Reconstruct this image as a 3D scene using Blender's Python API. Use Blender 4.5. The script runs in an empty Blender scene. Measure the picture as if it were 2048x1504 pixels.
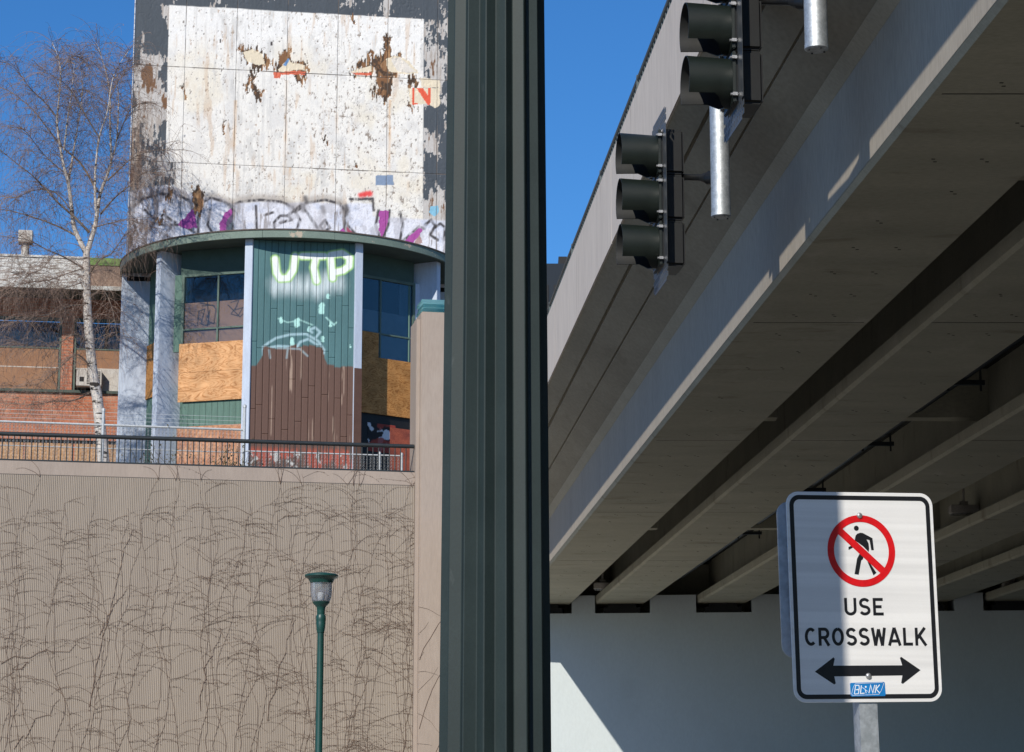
import bpy, bmesh, math, random
import numpy as np
from mathutils import Vector, Matrix
random.seed(7); RNG = np.random.default_rng(11)
sc = bpy.context.scene
COL = sc.collection

# ---------------------------------------------------------------- camera
FPX = 4500.0                                  # focal length in photo pixels (2048 wide)
TILT = math.atan(865/4500.0); CAMZ = 1.6
cam = bpy.data.cameras.new('camera'); camo = bpy.data.objects.new('camera', cam); COL.objects.link(camo)
camo.location = (0, 0, CAMZ); camo.rotation_euler = (math.pi/2 + TILT, 0, 0)
cam.sensor_width = 36; cam.lens = FPX*36/2048; cam.clip_start = .05; cam.clip_end = 3000
sc.camera = camo
sc.render.resolution_x, sc.render.resolution_y = 1024, 752

# ---------------------------------------------------------------- sky, sun, exposure
SUN = Vector((.42, 1, -.706)).normalized()    # the way the light travels
W = bpy.data.worlds.new('World'); sc.world = W; W.use_nodes = True
nt = W.node_tree; bgn = nt.nodes['Background']
sky = nt.nodes.new('ShaderNodeTexSky'); sky.sky_type = 'NISHITA'; sky.sun_disc = False
sky.sun_elevation = math.asin(-SUN.z); sky.sun_rotation = math.atan2(-SUN.x, -SUN.y)
sky.altitude = 0; sky.air_density = 1.0; sky.dust_density = 0.0; sky.ozone_density = 10.0
hs = nt.nodes.new('ShaderNodeHueSaturation'); hs.inputs['Saturation'].default_value = 1.1
nt.links.new(sky.outputs[0], hs.inputs['Color']); nt.links.new(hs.outputs[0], bgn.inputs[0]); bgn.inputs[1].default_value = .125
sl = bpy.data.lights.new('sun', 'SUN'); sl.energy = 4.6; sl.angle = math.radians(.53); sl.color = (1, .93, .82)
so = bpy.data.objects.new('sun', sl); COL.objects.link(so); so.rotation_euler = SUN.to_track_quat('-Z', 'Y').to_euler()
so.location = (-10, -20, 30)
vs = sc.view_settings; vs.view_transform = 'Standard'; vs.look = 'None'; vs.exposure = 0; vs.gamma = 1; vs.use_curve_mapping = False

# ---------------------------------------------------------------- measuring helpers
_c, _s = math.cos(TILT), math.sin(TILT)
def ray(u, v):
    a = (u-1024)/FPX; b = (752-v)/FPX
    return Vector((a, _c-b*_s, _s+b*_c))
def at(u, v, Y):
    d = ray(u, v); d = d*(Y/d.y); return Vector((d.x, d.y, d.z+CAMZ))
def on(u, v, p, n):
    d = ray(u, v); o = Vector((0, 0, CAMZ)); n = Vector(n)
    return o + d*((Vector(p)-o).dot(n)/d.dot(n))

# ---------------------------------------------------------------- object helpers
def tag(o, label=None, cat=None, group=None, kind=None):
    for k, v in (('label', label), ('category', cat), ('group', group), ('kind', kind)):
        if v: o[k] = v
    return o
def empty(name, loc=(0, 0, 0), **k):
    o = bpy.data.objects.new(name, None); COL.objects.link(o); o.location = loc; o.empty_display_size = .2
    return tag(o, **k)
def put(name, me, m=None, parent=None, mtx=None, **k):
    o = bpy.data.objects.new(name, me); COL.objects.link(o)
    if m is not None and not me.materials: me.materials.append(m)
    if parent is not None:
        o.parent = parent
        o.matrix_parent_inverse = parent_world(parent).inverted()
    if mtx is not None: o.matrix_basis = mtx
    return tag(o, **k)
def parent_world(o):
    m = o.matrix_basis.copy()
    if o.parent is not None: m = parent_world(o.parent) @ o.matrix_parent_inverse @ m
    return m
class MB:
    """collects shapes into one mesh, world coordinates"""
    def __init__(s): s.v = []; s.f = []; s.mi = []; s.cur = 0
    def add(s, vs, fs):
        b = len(s.v); s.v += [tuple(p) for p in vs]; s.f += [tuple(i+b for i in f) for f in fs]; s.mi += [s.cur]*len(fs)
    def box(s, o, x, y, z):
        """corner o and three edge vectors"""
        o, x, y, z = map(Vector, (o, x, y, z))
        if x.cross(y).dot(z) < 0: x, y = y, x
        p = [o, o+x, o+x+y, o+y, o+z, o+x+z, o+x+y+z, o+y+z]
        s.add(p, [(3, 2, 1, 0), (4, 5, 6, 7), (0, 1, 5, 4), (1, 2, 6, 5), (2, 3, 7, 6), (3, 0, 4, 7)])
    def cbox(s, c, sx, sy, sz, ax=(1, 0, 0), ay=(0, 1, 0), az=(0, 0, 1)):
        ax, ay, az = Vector(ax)*sx, Vector(ay)*sy, Vector(az)*sz
        s.box(Vector(c)-ax/2-ay/2-az/2, ax, ay, az)
    def tube(s, pts, r, n=6, cap=True):
        pts = [Vector(p) for p in pts]; m = len(pts)
        rs = r if hasattr(r, '__len__') else [r]*m
        t0 = (pts[1]-pts[0]).normalized()
        a = t0.orthogonal().normalized(); vs = []
        for i, p in enumerate(pts):
            t = (pts[min(i+1, m-1)]-pts[max(i-1, 0)]).normalized()
            a = (a - t*a.dot(t)).normalized(); b = t.cross(a)
            for k in range(n):
                q = 2*math.pi*k/n; vs.append(p+(a*math.cos(q)+b*math.sin(q))*rs[i])
        fs = [(i*n+k, i*n+(k+1) % n, (i+1)*n+(k+1) % n, (i+1)*n+k) for i in range(m-1) for k in range(n)]
        if cap: fs += [tuple(range(n-1, -1, -1)), tuple((m-1)*n+k for k in range(n))]
        s.add(vs, fs)
    def lathe(s, prof, c=(0, 0, 0), n=32):
        c = Vector(c); vs = []
        for r, z in prof:
            for k in range(n):
                q = 2*math.pi*k/n; vs.append(c+Vector((r*math.cos(q), r*math.sin(q), z)))
        m = len(prof)
        fs = [(i*n+k, i*n+(k+1) % n, (i+1)*n+(k+1) % n, (i+1)*n+k) for i in range(m-1) for k in range(n)]
        s.add(vs, fs)
    def prism(s, poly, d):
        """polygon of 3D points (counter-clockwise seen against d) pushed along d"""
        d = Vector(d); p = [Vector(q) for q in poly]; n = len(p)
        s.add(p+[q+d for q in p], [tuple(range(n-1, -1, -1)), tuple(n+i for i in range(n))] + [(i, (i+1) % n, n+(i+1) % n, n+i) for i in range(n)])
    def mesh(s, name='mesh', smooth=False, mats=None):
        me = bpy.data.meshes.new(name); me.from_pydata(s.v, [], s.f)
        if mats:
            for m in mats: me.materials.append(m)
            me.polygons.foreach_set('material_index', s.mi)
        bm = bmesh.new(); bm.from_mesh(me); bmesh.ops.recalc_face_normals(bm, faces=bm.faces); bm.to_mesh(me); bm.free()
        if smooth:
            me.polygons.foreach_set('use_smooth', [True]*len(me.polygons))
        return me
    def build(s, name, m=None, parent=None, smooth=False, mats=None, **k):
        return put(name, s.mesh(name, smooth, mats), m, parent, **k)
def smooth_angle(o, deg=35):
    me = o.data; bm = bmesh.new(); bm.from_mesh(me); lim = math.radians(deg)
    for e in bm.edges:
        if len(e.link_faces) == 2 and e.calc_face_angle(0) > lim: e.smooth = False
    for f in bm.faces: f.smooth = True
    bm.to_mesh(me); bm.free(); return o
def bevel(o, w=.004, seg=2):
    me = o.data; bm = bmesh.new(); bm.from_mesh(me)
    es = [e for e in bm.edges if len(e.link_faces) == 2 and e.calc_face_angle(0) > .5]
    bmesh.ops.bevel(bm, geom=es, offset=w, segments=seg, affect='EDGES', clamp_overlap=True); bm.to_mesh(me); bm.free(); return o

# ---------------------------------------------------------------- materials
def NG(m):
    nt = m.node_tree; return nt.nodes, nt.links, nt.nodes['Principled BSDF']
def mat(name, col, col2=None, scale=3, rough=.7, bump=0, bscale=60, metal=0, spec=.3, stretch=(1, 1, 1), rough2=None, detail=6, lo=.35, hi=.65, fine=.12, dist=.004):
    m = bpy.data.materials.new(name); m.use_nodes = True; N, L, P = NG(m)
    P.inputs['Roughness'].default_value = rough; P.inputs['Metallic'].default_value = metal
    P.inputs['Specular IOR Level'].default_value = spec
    g = N.new('ShaderNodeNewGeometry'); mp = N.new('ShaderNodeMapping'); mp.inputs['Scale'].default_value = stretch
    L.new(g.outputs['Position'], mp.inputs[0])
    if col2 is None: col2 = tuple(c*.75 for c in col)
    n1 = N.new('ShaderNodeTexNoise'); n1.inputs['Scale'].default_value = scale; n1.inputs['Detail'].default_value = detail; n1.inputs['Roughness'].default_value = .6
    L.new(mp.outputs[0], n1.inputs['Vector'])
    r = N.new('ShaderNodeMapRange'); r.inputs['From Min'].default_value = lo; r.inputs['From Max'].default_value = hi; L.new(n1.outputs[0], r.inputs[0])
    mx = N.new('ShaderNodeMix'); mx.data_type = 'RGBA'; mx.inputs[6].default_value = (*col, 1); mx.inputs[7].default_value = (*col2, 1); L.new(r.outputs[0], mx.inputs[0])
    n2 = N.new('ShaderNodeTexNoise'); n2.inputs['Scale'].default_value = bscale; n2.inputs['Detail'].default_value = 4; L.new(mp.outputs[0], n2.inputs['Vector'])
    r2 = N.new('ShaderNodeMapRange'); r2.inputs['From Min'].default_value = .3; r2.inputs['From Max'].default_value = .7
    r2.inputs['To Min'].default_value = 1-fine; r2.inputs['To Max'].default_value = 1+fine; L.new(n2.outputs[0], r2.inputs[0])
    mu = N.new('ShaderNodeMix'); mu.data_type = 'RGBA'; mu.blend_type = 'MULTIPLY'; mu.inputs[0].default_value = 1
    L.new(mx.outputs[2], mu.inputs[6]); L.new(r2.outputs[0], mu.inputs[7]); L.new(mu.outputs[2], P.inputs['Base Color'])
    if rough2 is not None:
        rr = N.new('ShaderNodeMapRange'); rr.inputs['To Min'].default_value = rough; rr.inputs['To Max'].default_value = rough2; L.new(n1.outputs[0], rr.inputs[0]); L.new(rr.outputs[0], P.inputs['Roughness'])
    if bump:
        b = N.new('ShaderNodeBump'); b.inputs['Strength'].default_value = bump; b.inputs['Distance'].default_value = dist; L.new(n2.outputs[0], b.inputs['Height']); L.new(b.outputs[0], P.inputs['Normal'])
    return m
def paint_mat(name, rough=.7, spec=.3, bump=.25, bscale=90, fine=.10, stretch=(1, 1, .35)):
    """colours from the mesh attribute Col, with fine grain and relief from noise nodes"""
    m = mat(name, (1, 1, 1), (1, 1, 1), rough=rough, spec=spec, bump=bump, bscale=bscale, fine=fine, stretch=stretch)
    N, L, P = NG(m); src = P.inputs['Base Color'].links[0].from_node
    a = N.new('ShaderNodeAttribute'); a.attribute_name = 'Col'; L.new(a.outputs['Color'], src.inputs[6]); return m
def ply_mat(name, col, col2, dark, axis=0, scale=1.0):
    m = bpy.data.materials.new(name); m.use_nodes = True; N, L, P = NG(m)
    P.inputs['Roughness'].default_value = .75; P.inputs['Specular IOR Level'].default_value = .2
    g = N.new('ShaderNodeNewGeometry'); mp = N.new('ShaderNodeMapping'); mp.inputs['Scale'].default_value = (1.0*scale, 1.0*scale, 3.2*scale)
    L.new(g.outputs['Position'], mp.inputs[0])
    n = N.new('ShaderNodeTexNoise'); n.inputs['Scale'].default_value = 1.5; n.inputs['Detail'].default_value = 3; n.inputs['Distortion'].default_value = 1.2; L.new(mp.outputs[0], n.inputs['Vector'])
    w = N.new('ShaderNodeMath'); w.operation = 'MULTIPLY'; w.inputs[1].default_value = 15; L.new(n.outputs[0], w.inputs[0])
    fr = N.new('ShaderNodeMath'); fr.operation = 'PINGPONG'; fr.inputs[1].default_value = 1; L.new(w.outputs[0], fr.inputs[0])
    cr = N.new('ShaderNodeValToRGB'); e = cr.color_ramp.elements; e[0].position = 0; e[0].color = (*dark, 1); e[1].position = 1; e[1].color = (*col, 1)
    x = cr.color_ramp.elements.new(.22); x.color = (*col2, 1); L.new(fr.outputs[0], cr.inputs[0])
    n2 = N.new('ShaderNodeTexNoise'); n2.inputs['Scale'].default_value = 3.5; n2.inputs['Detail'].default_value = 5; L.new(g.outputs['Position'], n2.inputs['Vector'])
    r = N.new('ShaderNodeMapRange'); r.inputs['From Min'].default_value = .3; r.inputs['From Max'].default_value = .7; r.inputs['To Min'].default_value = .72; r.inputs['To Max'].default_value = 1.15; L.new(n2.outputs[0], r.inputs[0])
    mu = N.new('ShaderNodeMix'); mu.data_type = 'RGBA'; mu.blend_type = 'MULTIPLY'; mu.inputs[0].default_value = 1; L.new(cr.outputs[0], mu.inputs[6]); L.new(r.outputs[0], mu.inputs[7])
    L.new(mu.outputs[2], P.inputs['Base Color']); return m
def brick_mat(name):
    m = bpy.data.materials.new(name); m.use_nodes = True; N, L, P = NG(m); P.inputs['Roughness'].default_value = .85
    g = N.new('ShaderNodeNewGeometry'); sp = N.new('ShaderNodeSeparateXYZ'); L.new(g.outputs['Position'], sp.inputs[0])
    cb = N.new('ShaderNodeCombineXYZ'); L.new(sp.outputs[0], cb.inputs[0]); L.new(sp.outputs[2], cb.inputs[1])
    b = N.new('ShaderNodeTexBrick'); b.inputs['Scale'].default_value = 1; b.inputs['Brick Width'].default_value = .22; b.inputs['Row Height'].default_value = .076; b.inputs['Mortar Size'].default_value = .006
    b.inputs['Color1'].default_value = (.50, .17, .085, 1); b.inputs['Color2'].default_value = (.36, .12, .065, 1); b.inputs['Mortar'].default_value = (.40, .27, .20, 1); b.inputs['Bias'].default_value = -.1
    L.new(cb.outputs[0], b.inputs['Vector'])
    n = N.new('ShaderNodeTexNoise'); n.inputs['Scale'].default_value = 1.4; n.inputs['Detail'].default_value = 8; n.inputs['Roughness'].default_value = .7; L.new(g.outputs['Position'], n.inputs['Vector'])
    r = N.new('ShaderNodeMapRange'); r.inputs['From Min'].default_value = .52; r.inputs['From Max'].default_value = .72; r.inputs['To Max'].default_value = .6; L.new(n.outputs[0], r.inputs[0])
    mx = N.new('ShaderNodeMix'); mx.data_type = 'RGBA'; mx.inputs[7].default_value = (.58, .37, .27, 1); L.new(r.outputs[0], mx.inputs[0]); L.new(b.outputs[0], mx.inputs[6]); L.new(mx.outputs[2], P.inputs['Base Color'])
    bp = N.new('ShaderNodeBump'); bp.inputs['Strength'].default_value = .6; bp.inputs['Distance'].default_value = .01; L.new(b.outputs[1], bp.inputs['Height']); bp.invert = True; L.new(bp.outputs[0], P.inputs['Normal'])
    return m
def glass_mat(name, tint=(.7, .78, .8), gloss=.12, rough=.02, gcol=(1, 1, 1)):
    m = bpy.data.materials.new(name); m.use_nodes = True; nt = m.node_tree; N, L = nt.nodes, nt.links; N.remove(N['Principled BSDF'])
    t = N.new('ShaderNodeBsdfTransparent'); t.inputs[0].default_value = (*tint, 1)
    g = N.new('ShaderNodeBsdfGlossy'); g.inputs['Roughness'].default_value = rough; g.inputs[0].default_value = (*gcol, 1)
    f = N.new('ShaderNodeFresnel'); f.inputs[0].default_value = 1.5
    a = N.new('ShaderNodeMath'); a.operation = 'ADD'; a.inputs[1].default_value = gloss; L.new(f.outputs[0], a.inputs[0])
    mx = N.new('ShaderNodeMixShader'); L.new(a.outputs[0], mx.inputs[0]); L.new(t.outputs[0], mx.inputs[1]); L.new(g.outputs[0], mx.inputs[2]); L.new(mx.outputs[0], N['Material Output'].inputs[0])
    return m
def frosty(name, tint, dif, fac, gloss=.05, rough=.1):
    m = glass_mat(name, tint, gloss, rough); nt = m.node_tree; N, L = nt.nodes, nt.links; out = N['Material Output']; src = out.inputs[0].links[0].from_socket
    d = N.new('ShaderNodeBsdfTranslucent'); d.inputs[0].default_value = (*dif, 1); mx = N.new('ShaderNodeMixShader'); mx.inputs[0].default_value = fac
    L.new(src, mx.inputs[1]); L.new(d.outputs[0], mx.inputs[2]); L.new(mx.outputs[0], out.inputs[0]); return m
def conc(name, col, stain, rough=.8, streak=(1, 1, .12), **k):
    """concrete: cloudy stains drawn along one axis plus pores"""
    return mat(name, col, stain, scale=k.pop('scale', 1.6), rough=rough, bump=.3, bscale=k.pop('bscale', 45), stretch=streak, spec=.25, lo=.3, hi=.75, fine=k.pop('fine', .1), **k)
M = dict(
    fascia=conc('smooth beige concrete', (.62, .56, .50), (.54, .485, .435), scale=3.0, streak=(1, 1, .06)),
    wallc=conc('beige wall concrete', (.365, .30, .25), (.315, .26, .22), fine=.06),
    ribc=conc('ribbed wall concrete', (.345, .295, .243), (.30, .255, .21), streak=(1.2, 1.2, .1), fine=.05),
    girder=conc('raw girder concrete', (.46, .44, .345), (.355, .34, .265), streak=(.5, 1.5, 1), scale=1.1),
    girderface=conc('painted girder concrete', (.41, .365, .30), (.36, .32, .265), streak=(1, 1, .2)),
    white=conc('white painted concrete', (.545, .60, .615), (.505, .56, .575), fine=.03, streak=(.6, .6, .3)),
    asphalt=mat('asphalt', (.10, .096, .088), (.075, .072, .066), scale=.6, rough=.9, bump=.5, bscale=120, fine=.3),
    pave=mat('pavement concrete', (.43, .405, .35), (.36, .335, .29), scale=.8, rough=.85, bump=.2, bscale=80),
    earth=mat('terrace gravel', (.22, .20, .17), (.15, .13, .11), scale=2, rough=.95, bump=.5, bscale=40, fine=.3),
    pole=mat('dark green gloss paint', (.023, .036, .036), (.017, .028, .028), scale=5, rough=.62, rough2=.5, bump=.02, bscale=260, spec=.3, fine=.1, dist=.001),
    lampgreen=mat('green lamp paint', (.010, .062, .052), (.008, .048, .040), scale=5, rough=.4, spec=.5, fine=.05),
    railp=mat('black rail paint', (.020, .026, .028), (.014, .018, .020), scale=5, rough=.45, spec=.5),
    brail=mat('bridge rail paint', (.085, .11, .115), (.065, .085, .09), scale=5, rough=.5, spec=.4),
    galv=mat('galvanised steel', (.55, .58, .60), (.40, .43, .45), scale=22, rough=.45, metal=.75, bump=.08, bscale=90, spec=.5, rough2=.6, lo=.4, hi=.6),
    wire=mat('galvanised wire', (.58, .60, .60), (.45, .47, .47), scale=20, rough=.5, metal=.3, spec=.5),
    sig=mat('signal green paint', (.008, .013, .010), (.006, .010, .008), scale=8, rough=.42, bump=.03, spec=.5, fine=.12),
    sigblk=mat('signal black', (.008, .009, .009), (.006, .006, .006), scale=8, rough=.45, spec=.5),
    signal_in=mat('visor inside', (.016, .017, .017), (.012, .013, .013), scale=8, rough=.6, spec=.4),
    plate=mat('backplate', (.045, .05, .055), (.035, .04, .045), scale=10, rough=.4, spec=.6),
    lens=mat('amber lens', (.50, .16, .03), (.35, .10, .02), scale=30, rough=.25, spec=.5),
    bolt=mat('zinc bolt', (.5, .5, .5), (.38, .38, .38), scale=40, rough=.4, metal=.8),
    canopy=mat('green canopy paint', (.135, .20, .165), (.105, .16, .135), scale=3, rough=.7, bump=.2, bscale=40),
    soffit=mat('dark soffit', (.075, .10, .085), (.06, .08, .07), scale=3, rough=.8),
    fin=mat('pale blue fin paint', (.50, .57, .68), (.44, .50, .60), scale=3.5, rough=.7, bump=.25, bscale=30, stretch=(3, 3, .5), fine=.07),
    green=mat('green boards', (.115, .20, .165), (.085, .15, .125), scale=4, rough=.75, stretch=(6, 6, .4), bump=.2),
    frame=mat('window frame green', (.105, .16, .135), (.08, .12, .10), scale=4, rough=.6),
    dark=mat('dark interior', (.012, .013, .014), (.008, .008, .009), scale=3, rough=.9),
    black=mat('black paint', (.012, .012, .013), (.009, .009, .01), scale=3, rough=.5),
    tealglass=frosty('teal glass', (.78, .93, .92), (.46, .72, .71), .50, .05, .1),
    pane=glass_mat('window pane', (.82, .85, .86), .015, .015, (.8, .82, .82)),
    lampglass=frosty('lamp glass', (.95, .96, .97), (.80, .81, .84), .22, .04, .15),
    ply=ply_mat('plywood', (.66, .38, .19), (.56, .29, .13), (.36, .16, .06)),
    ply2=ply_mat('weathered plywood', (.50, .25, .085), (.42, .19, .055), (.20, .075, .02), scale=1.4),
    osb=mat('strand board', (.52, .33, .19), (.36, .20, .10), scale=14, rough=.85, bump=.3, bscale=30, fine=.3),
    brownboard=mat('brown board behind glass', (.34, .185, .105), (.27, .14, .08), scale=2, rough=.8),
    greyboard=mat('grey board behind glass', (.22, .26, .30), (.18, .215, .25), scale=2, rough=.8),
    brick=brick_mat('red brick'),
    vine=mat('vine bark', (.165, .105, .075), (.12, .075, .055), scale=14, rough=.9),
    twig=mat('birch twigs', (.27, .19, .145), (.17, .12, .10), scale=8, rough=.85),
    limb=mat('birch limb', (.30, .25, .21), (.12, .085, .065), scale=7, rough=.85),
    leaf=mat('dry leaves', (.12, .11, .05), (.07, .05, .03), scale=30, rough=.8),
    whitepaint=mat('white peeling trim', (.62, .62, .60), (.26, .22, .19), scale=5, rough=.8, stretch=(1, 1, 4), lo=.48, hi=.60, bump=.3, bscale=50, fine=.25),
    lime=mat('green sprayed trim', (.20, .34, .09), (.11, .18, .07), scale=9, rough=.8, lo=.45, hi=.6),
    metalbox=mat('pale sheet metal', (.55, .52, .48), (.44, .40, .36), scale=6, rough=.6, spec=.4),
)

def spots(m, col, scale, stretch, lo, hi, amt):
    N, L, P = NG(m); g = N.new('ShaderNodeNewGeometry'); mp = N.new('ShaderNodeMapping'); mp.inputs['Scale'].default_value = stretch; L.new(g.outputs['Position'], mp.inputs[0])
    n = N.new('ShaderNodeTexNoise'); n.inputs['Scale'].default_value = scale; n.inputs['Detail'].default_value = 7; n.inputs['Roughness'].default_value = .62; L.new(mp.outputs[0], n.inputs['Vector'])
    r = N.new('ShaderNodeMapRange'); r.inputs['From Min'].default_value = lo; r.inputs['From Max'].default_value = hi; r.inputs['To Max'].default_value = amt; L.new(n.outputs[0], r.inputs[0])
    x = N.new('ShaderNodeMix'); x.data_type = 'RGBA'; x.inputs[7].default_value = (*col, 1); L.new(r.outputs[0], x.inputs[0]); L.new(P.inputs['Base Color'].links[0].from_socket, x.inputs[6]); L.new(x.outputs[2], P.inputs['Base Color'])
spots(M['girder'], (.20, .17, .12), 1.0, (1.1, 3.2, 1), .58, .74, .7); spots(M['girder'], (.56, .53, .45), 1.7, (1.5, .8, 1), .60, .75, .5)
spots(M['fascia'], (.30, .26, .22), 2.0, (2.2, 2.2, .25), .58, .76, .6); spots(M['girderface'], (.28, .25, .22), 2.2, (1.6, 1.6, .5), .60, .78, .6)
spots(M['white'], (.40, .43, .43), .8, (1, 1, .5), .55, .8, .45); spots(M['white'], (.33, .35, .35), 6, (3, 3, .35), .69, .78, .5)
spots(M['wallc'], (.45, .39, .34), 1.5, (1, 1, .4), .56, .75, .4); spots(M['ribc'], (.52, .48, .44), 3.0, (2.2, 2.2, .18), .70, .78, .8)
spots(M['pole'], (.075, .09, .09), 14, (1, 1, .35), .68, .74, .6); spots(M['pole'], (.012, .018, .018), 2.2, (1, 1, .6), .5, .75, .6); spots(M['sig'], (.07, .075, .065), 30, (1, 1, 1), .70, .76, .5); spots(M['fin'], (.38, .41, .46), 3, (4, 4, .5), .62, .78, .25)
# ---------------------------------------------------------------- numpy noise and painting
def vnoise(x, y, seed):
    r = np.random.default_rng(seed); T = r.random((256, 256))
    xi = np.floor(x).astype(int); yi = np.floor(y).astype(int); fx = x-xi; fy = y-yi
    fx = fx*fx*(3-2*fx); fy = fy*fy*(3-2*fy)
    a = T[xi & 255, yi & 255]; b = T[(xi+1) & 255, yi & 255]; c = T[xi & 255, (yi+1) & 255]; d = T[(xi+1) & 255, (yi+1) & 255]
    return (a*(1-fx)+b*fx)*(1-fy)+(c*(1-fx)+d*fx)*fy
def fbm(x, y, sx, sy, seed, oct=4, g=.55):
    t = np.zeros_like(x); a = 1; n = 0
    for i in range(oct):
        t += a*vnoise(x*sx*2**i+13*i, y*sy*2**i+7*i, seed+i); n += a; a *= g
    return t/n
def sst(e0, e1, x): t = np.clip((x-e0)/(e1-e0), 0, 1); return t*t*(3-2*t)
def seg_dist(x, y, pts):
    d = np.full_like(x, 1e9)
    for (ax, ay), (bx, by) in zip(pts[:-1], pts[1:]):
        vx, vy = bx-ax, by-ay; L2 = vx*vx+vy*vy+1e-12
        t = np.clip(((x-ax)*vx+(y-ay)*vy)/L2, 0, 1)
        d = np.minimum(d, np.hypot(x-ax-t*vx, y-ay-t*vy))
    return d
def in_poly(x, y, pts):
    r = np.zeros(x.shape, bool); n = len(pts)
    for i in range(n):
        (ax, ay), (bx, by) = pts[i], pts[(i+1) % n]
        c = ((ay > y) != (by > y)) & (x < (bx-ax)*(y-ay)/((by-ay) or 1e-9)+ax); r ^= c
    return r
def blend(C, col, m):
    m = np.clip(m, 0, 1)[..., None]; C[:] = C*(1-m)+np.array(col)*m
def grid_obj(name, org, ax, az, w, h, step, nrm, paintf, m, parent, a0, z0, thick=.012):
    """a sheet w by h, painted vertex by vertex: paintf(a, z) -> colours, relief"""
    nx = max(2, int(round(w/step))+1); nz = max(2, int(round(h/step))+1)
    a = np.linspace(0, w, nx); z = np.linspace(0, h, nz); A, Z = np.meshgrid(a, z, indexing='ij')
    Cc, rel = paintf(A+a0, Z+z0)
    org, ax, az, nrm = (np.array(q, float) for q in (org, ax, az, nrm))
    P = org + A[..., None]*ax + Z[..., None]*az + rel[..., None]*nrm
    n = nx*nz; idx = np.arange(n).reshape(nx, nz)
    q = np.stack([idx[:-1, :-1], idx[1:, :-1], idx[1:, 1:], idx[:-1, 1:]], -1).reshape(-1, 4)
    bd = np.concatenate([idx[:, 0], idx[-1, 1:], idx[-2::-1, -1], idx[0, -2:0:-1]])
    P = P.reshape(-1, 3); Bk = P[bd]-nrm*(thick); nb = len(bd); bi = n+np.arange(nb)
    side = np.stack([bd, bi, np.roll(bi, -1), np.roll(bd, -1)], -1)
    V = np.concatenate([P, Bk]); F = np.concatenate([q, side]); cc = np.concatenate([Cc.reshape(-1, 3), Cc.reshape(-1, 3)[bd]*.6])
    me = bpy.data.meshes.new(name); me.vertices.add(len(V)); me.vertices.foreach_set('co', V.ravel())
    me.loops.add(F.size); me.loops.foreach_set('vertex_index', F.ravel().astype(np.int32))
    me.polygons.add(len(F)); me.polygons.foreach_set('loop_start', np.arange(0, F.size, 4, dtype=np.int32))
    me.update(calc_edges=True)
    sm = np.ones(len(F), bool); sm[len(q):] = False; me.polygons.foreach_set('use_smooth', sm)
    at_ = me.attributes.new('Col', 'FLOAT_COLOR', 'POINT'); at_.data.foreach_set('color', np.concatenate([cc, np.ones((len(cc), 1))], 1).ravel())
    me.validate(); return put(name, me, m, parent)

# ================================================================ GROUND
def sheet(name, x0, x1, y0, y1, z, m, **k):
    b = MB(); b.add([(x0, y0, z), (x1, y0, z), (x1, y1, z), (x0, y1, z)], [(0, 1, 2, 3)]); return b.build(name, m, **k)
sheet('ground', -900, 900, -900, 900, 0, M['asphalt'], kind='structure')
sheet('pavement', -60, 6, 3.2, 8.3, .006, M['pave'], kind='structure')
sheet('pavement', -60, 2.5, 29.7, 43.4, .006, M['pave'], kind='structure')
sheet('road', -60, 60, 8.5, 29.5, .004, M['asphalt'], kind='structure')
b = MB(); b.box((-60, 29.5, 0), (120, 0, 0), (0, .18, 0), (0, 0, .13)); b.box((-60, 8.32, 0), (120, 0, 0), (0, .18, 0), (0, 0, .13)); b.build('kerb', M['pave'], kind='structure')
b = MB()
for k in range(14): b.box((-40+k*6, 18.95, .008), (3, 0, 0), (0, .12, 0), (0, 0, .002))
b.build('lane_marking', M['white'], kind='structure')

# ================================================================ OVERPASS
BE = -.0693                                        # drift of the bridge line, metres of x per metre of y
def BR(x, y, z): return Vector((x+BE*(y-44), y, z))
def ext(name, sec, y0, y1, m, parent, **k):
    """section (x,z at y = 44) drawn along the bridge"""
    b = MB(); b.prism([BR(x, y0, z) for x, z in sec], BR(0, y1, 0)-BR(0, y0, 0)); return b.build(name, m, parent, **k)
over = empty('overpass', (3, 20, 5.57), label='long grey concrete overpass with a row of parallel girders and a beige edge', cat='bridge')
Y0, Y1 = -28, 46.6
# outer girder with a flat face
ext('girder', [(.177, 5.571), (1.18, 5.571), (1.21, 5.60), (1.21, 5.72), (.80, 5.86), (.80, 6.46), (.147, 6.46), (.147, 5.603)], Y0, Y1, M['girder'], over, label='outermost girder, flat sided, beside the beige bridge edge')
b = MB(); b.add([BR(.144, Y0, 5.606), BR(.144, Y1, 5.606), BR(.144, Y1, 6.325), BR(.144, Y0, 6.325)], [(0, 1, 2, 3)]); b.build('girder_facing', M['girderface'], over)
GX = [1.68, 3.66, 5.72, 7.57, 9.2, 11.1, 13.1, 15.1, 17.1, 19.1, 21.1, 23.1, 25.1, 27.1, 29.1, 31.1, 33.1, 36, 39, 42]
first = None
for i, gx in enumerate(GX):
    if first is None:
        first = ext('girder', [(gx+.03, 5.571), (gx+.945, 5.571), (gx+.975, 5.601), (gx+.975, 5.72), (gx+.57, 5.86), (gx+.57, 6.5), (gx+.405, 6.5), (gx+.405, 5.86), (gx, 5.72), (gx, 5.601)], Y0, Y1, M['girder'], over)
    else:
        o = put('girder', first.data, None, over); o.matrix_basis = Matrix.Translation((gx-GX[0], 0, 0))
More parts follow.
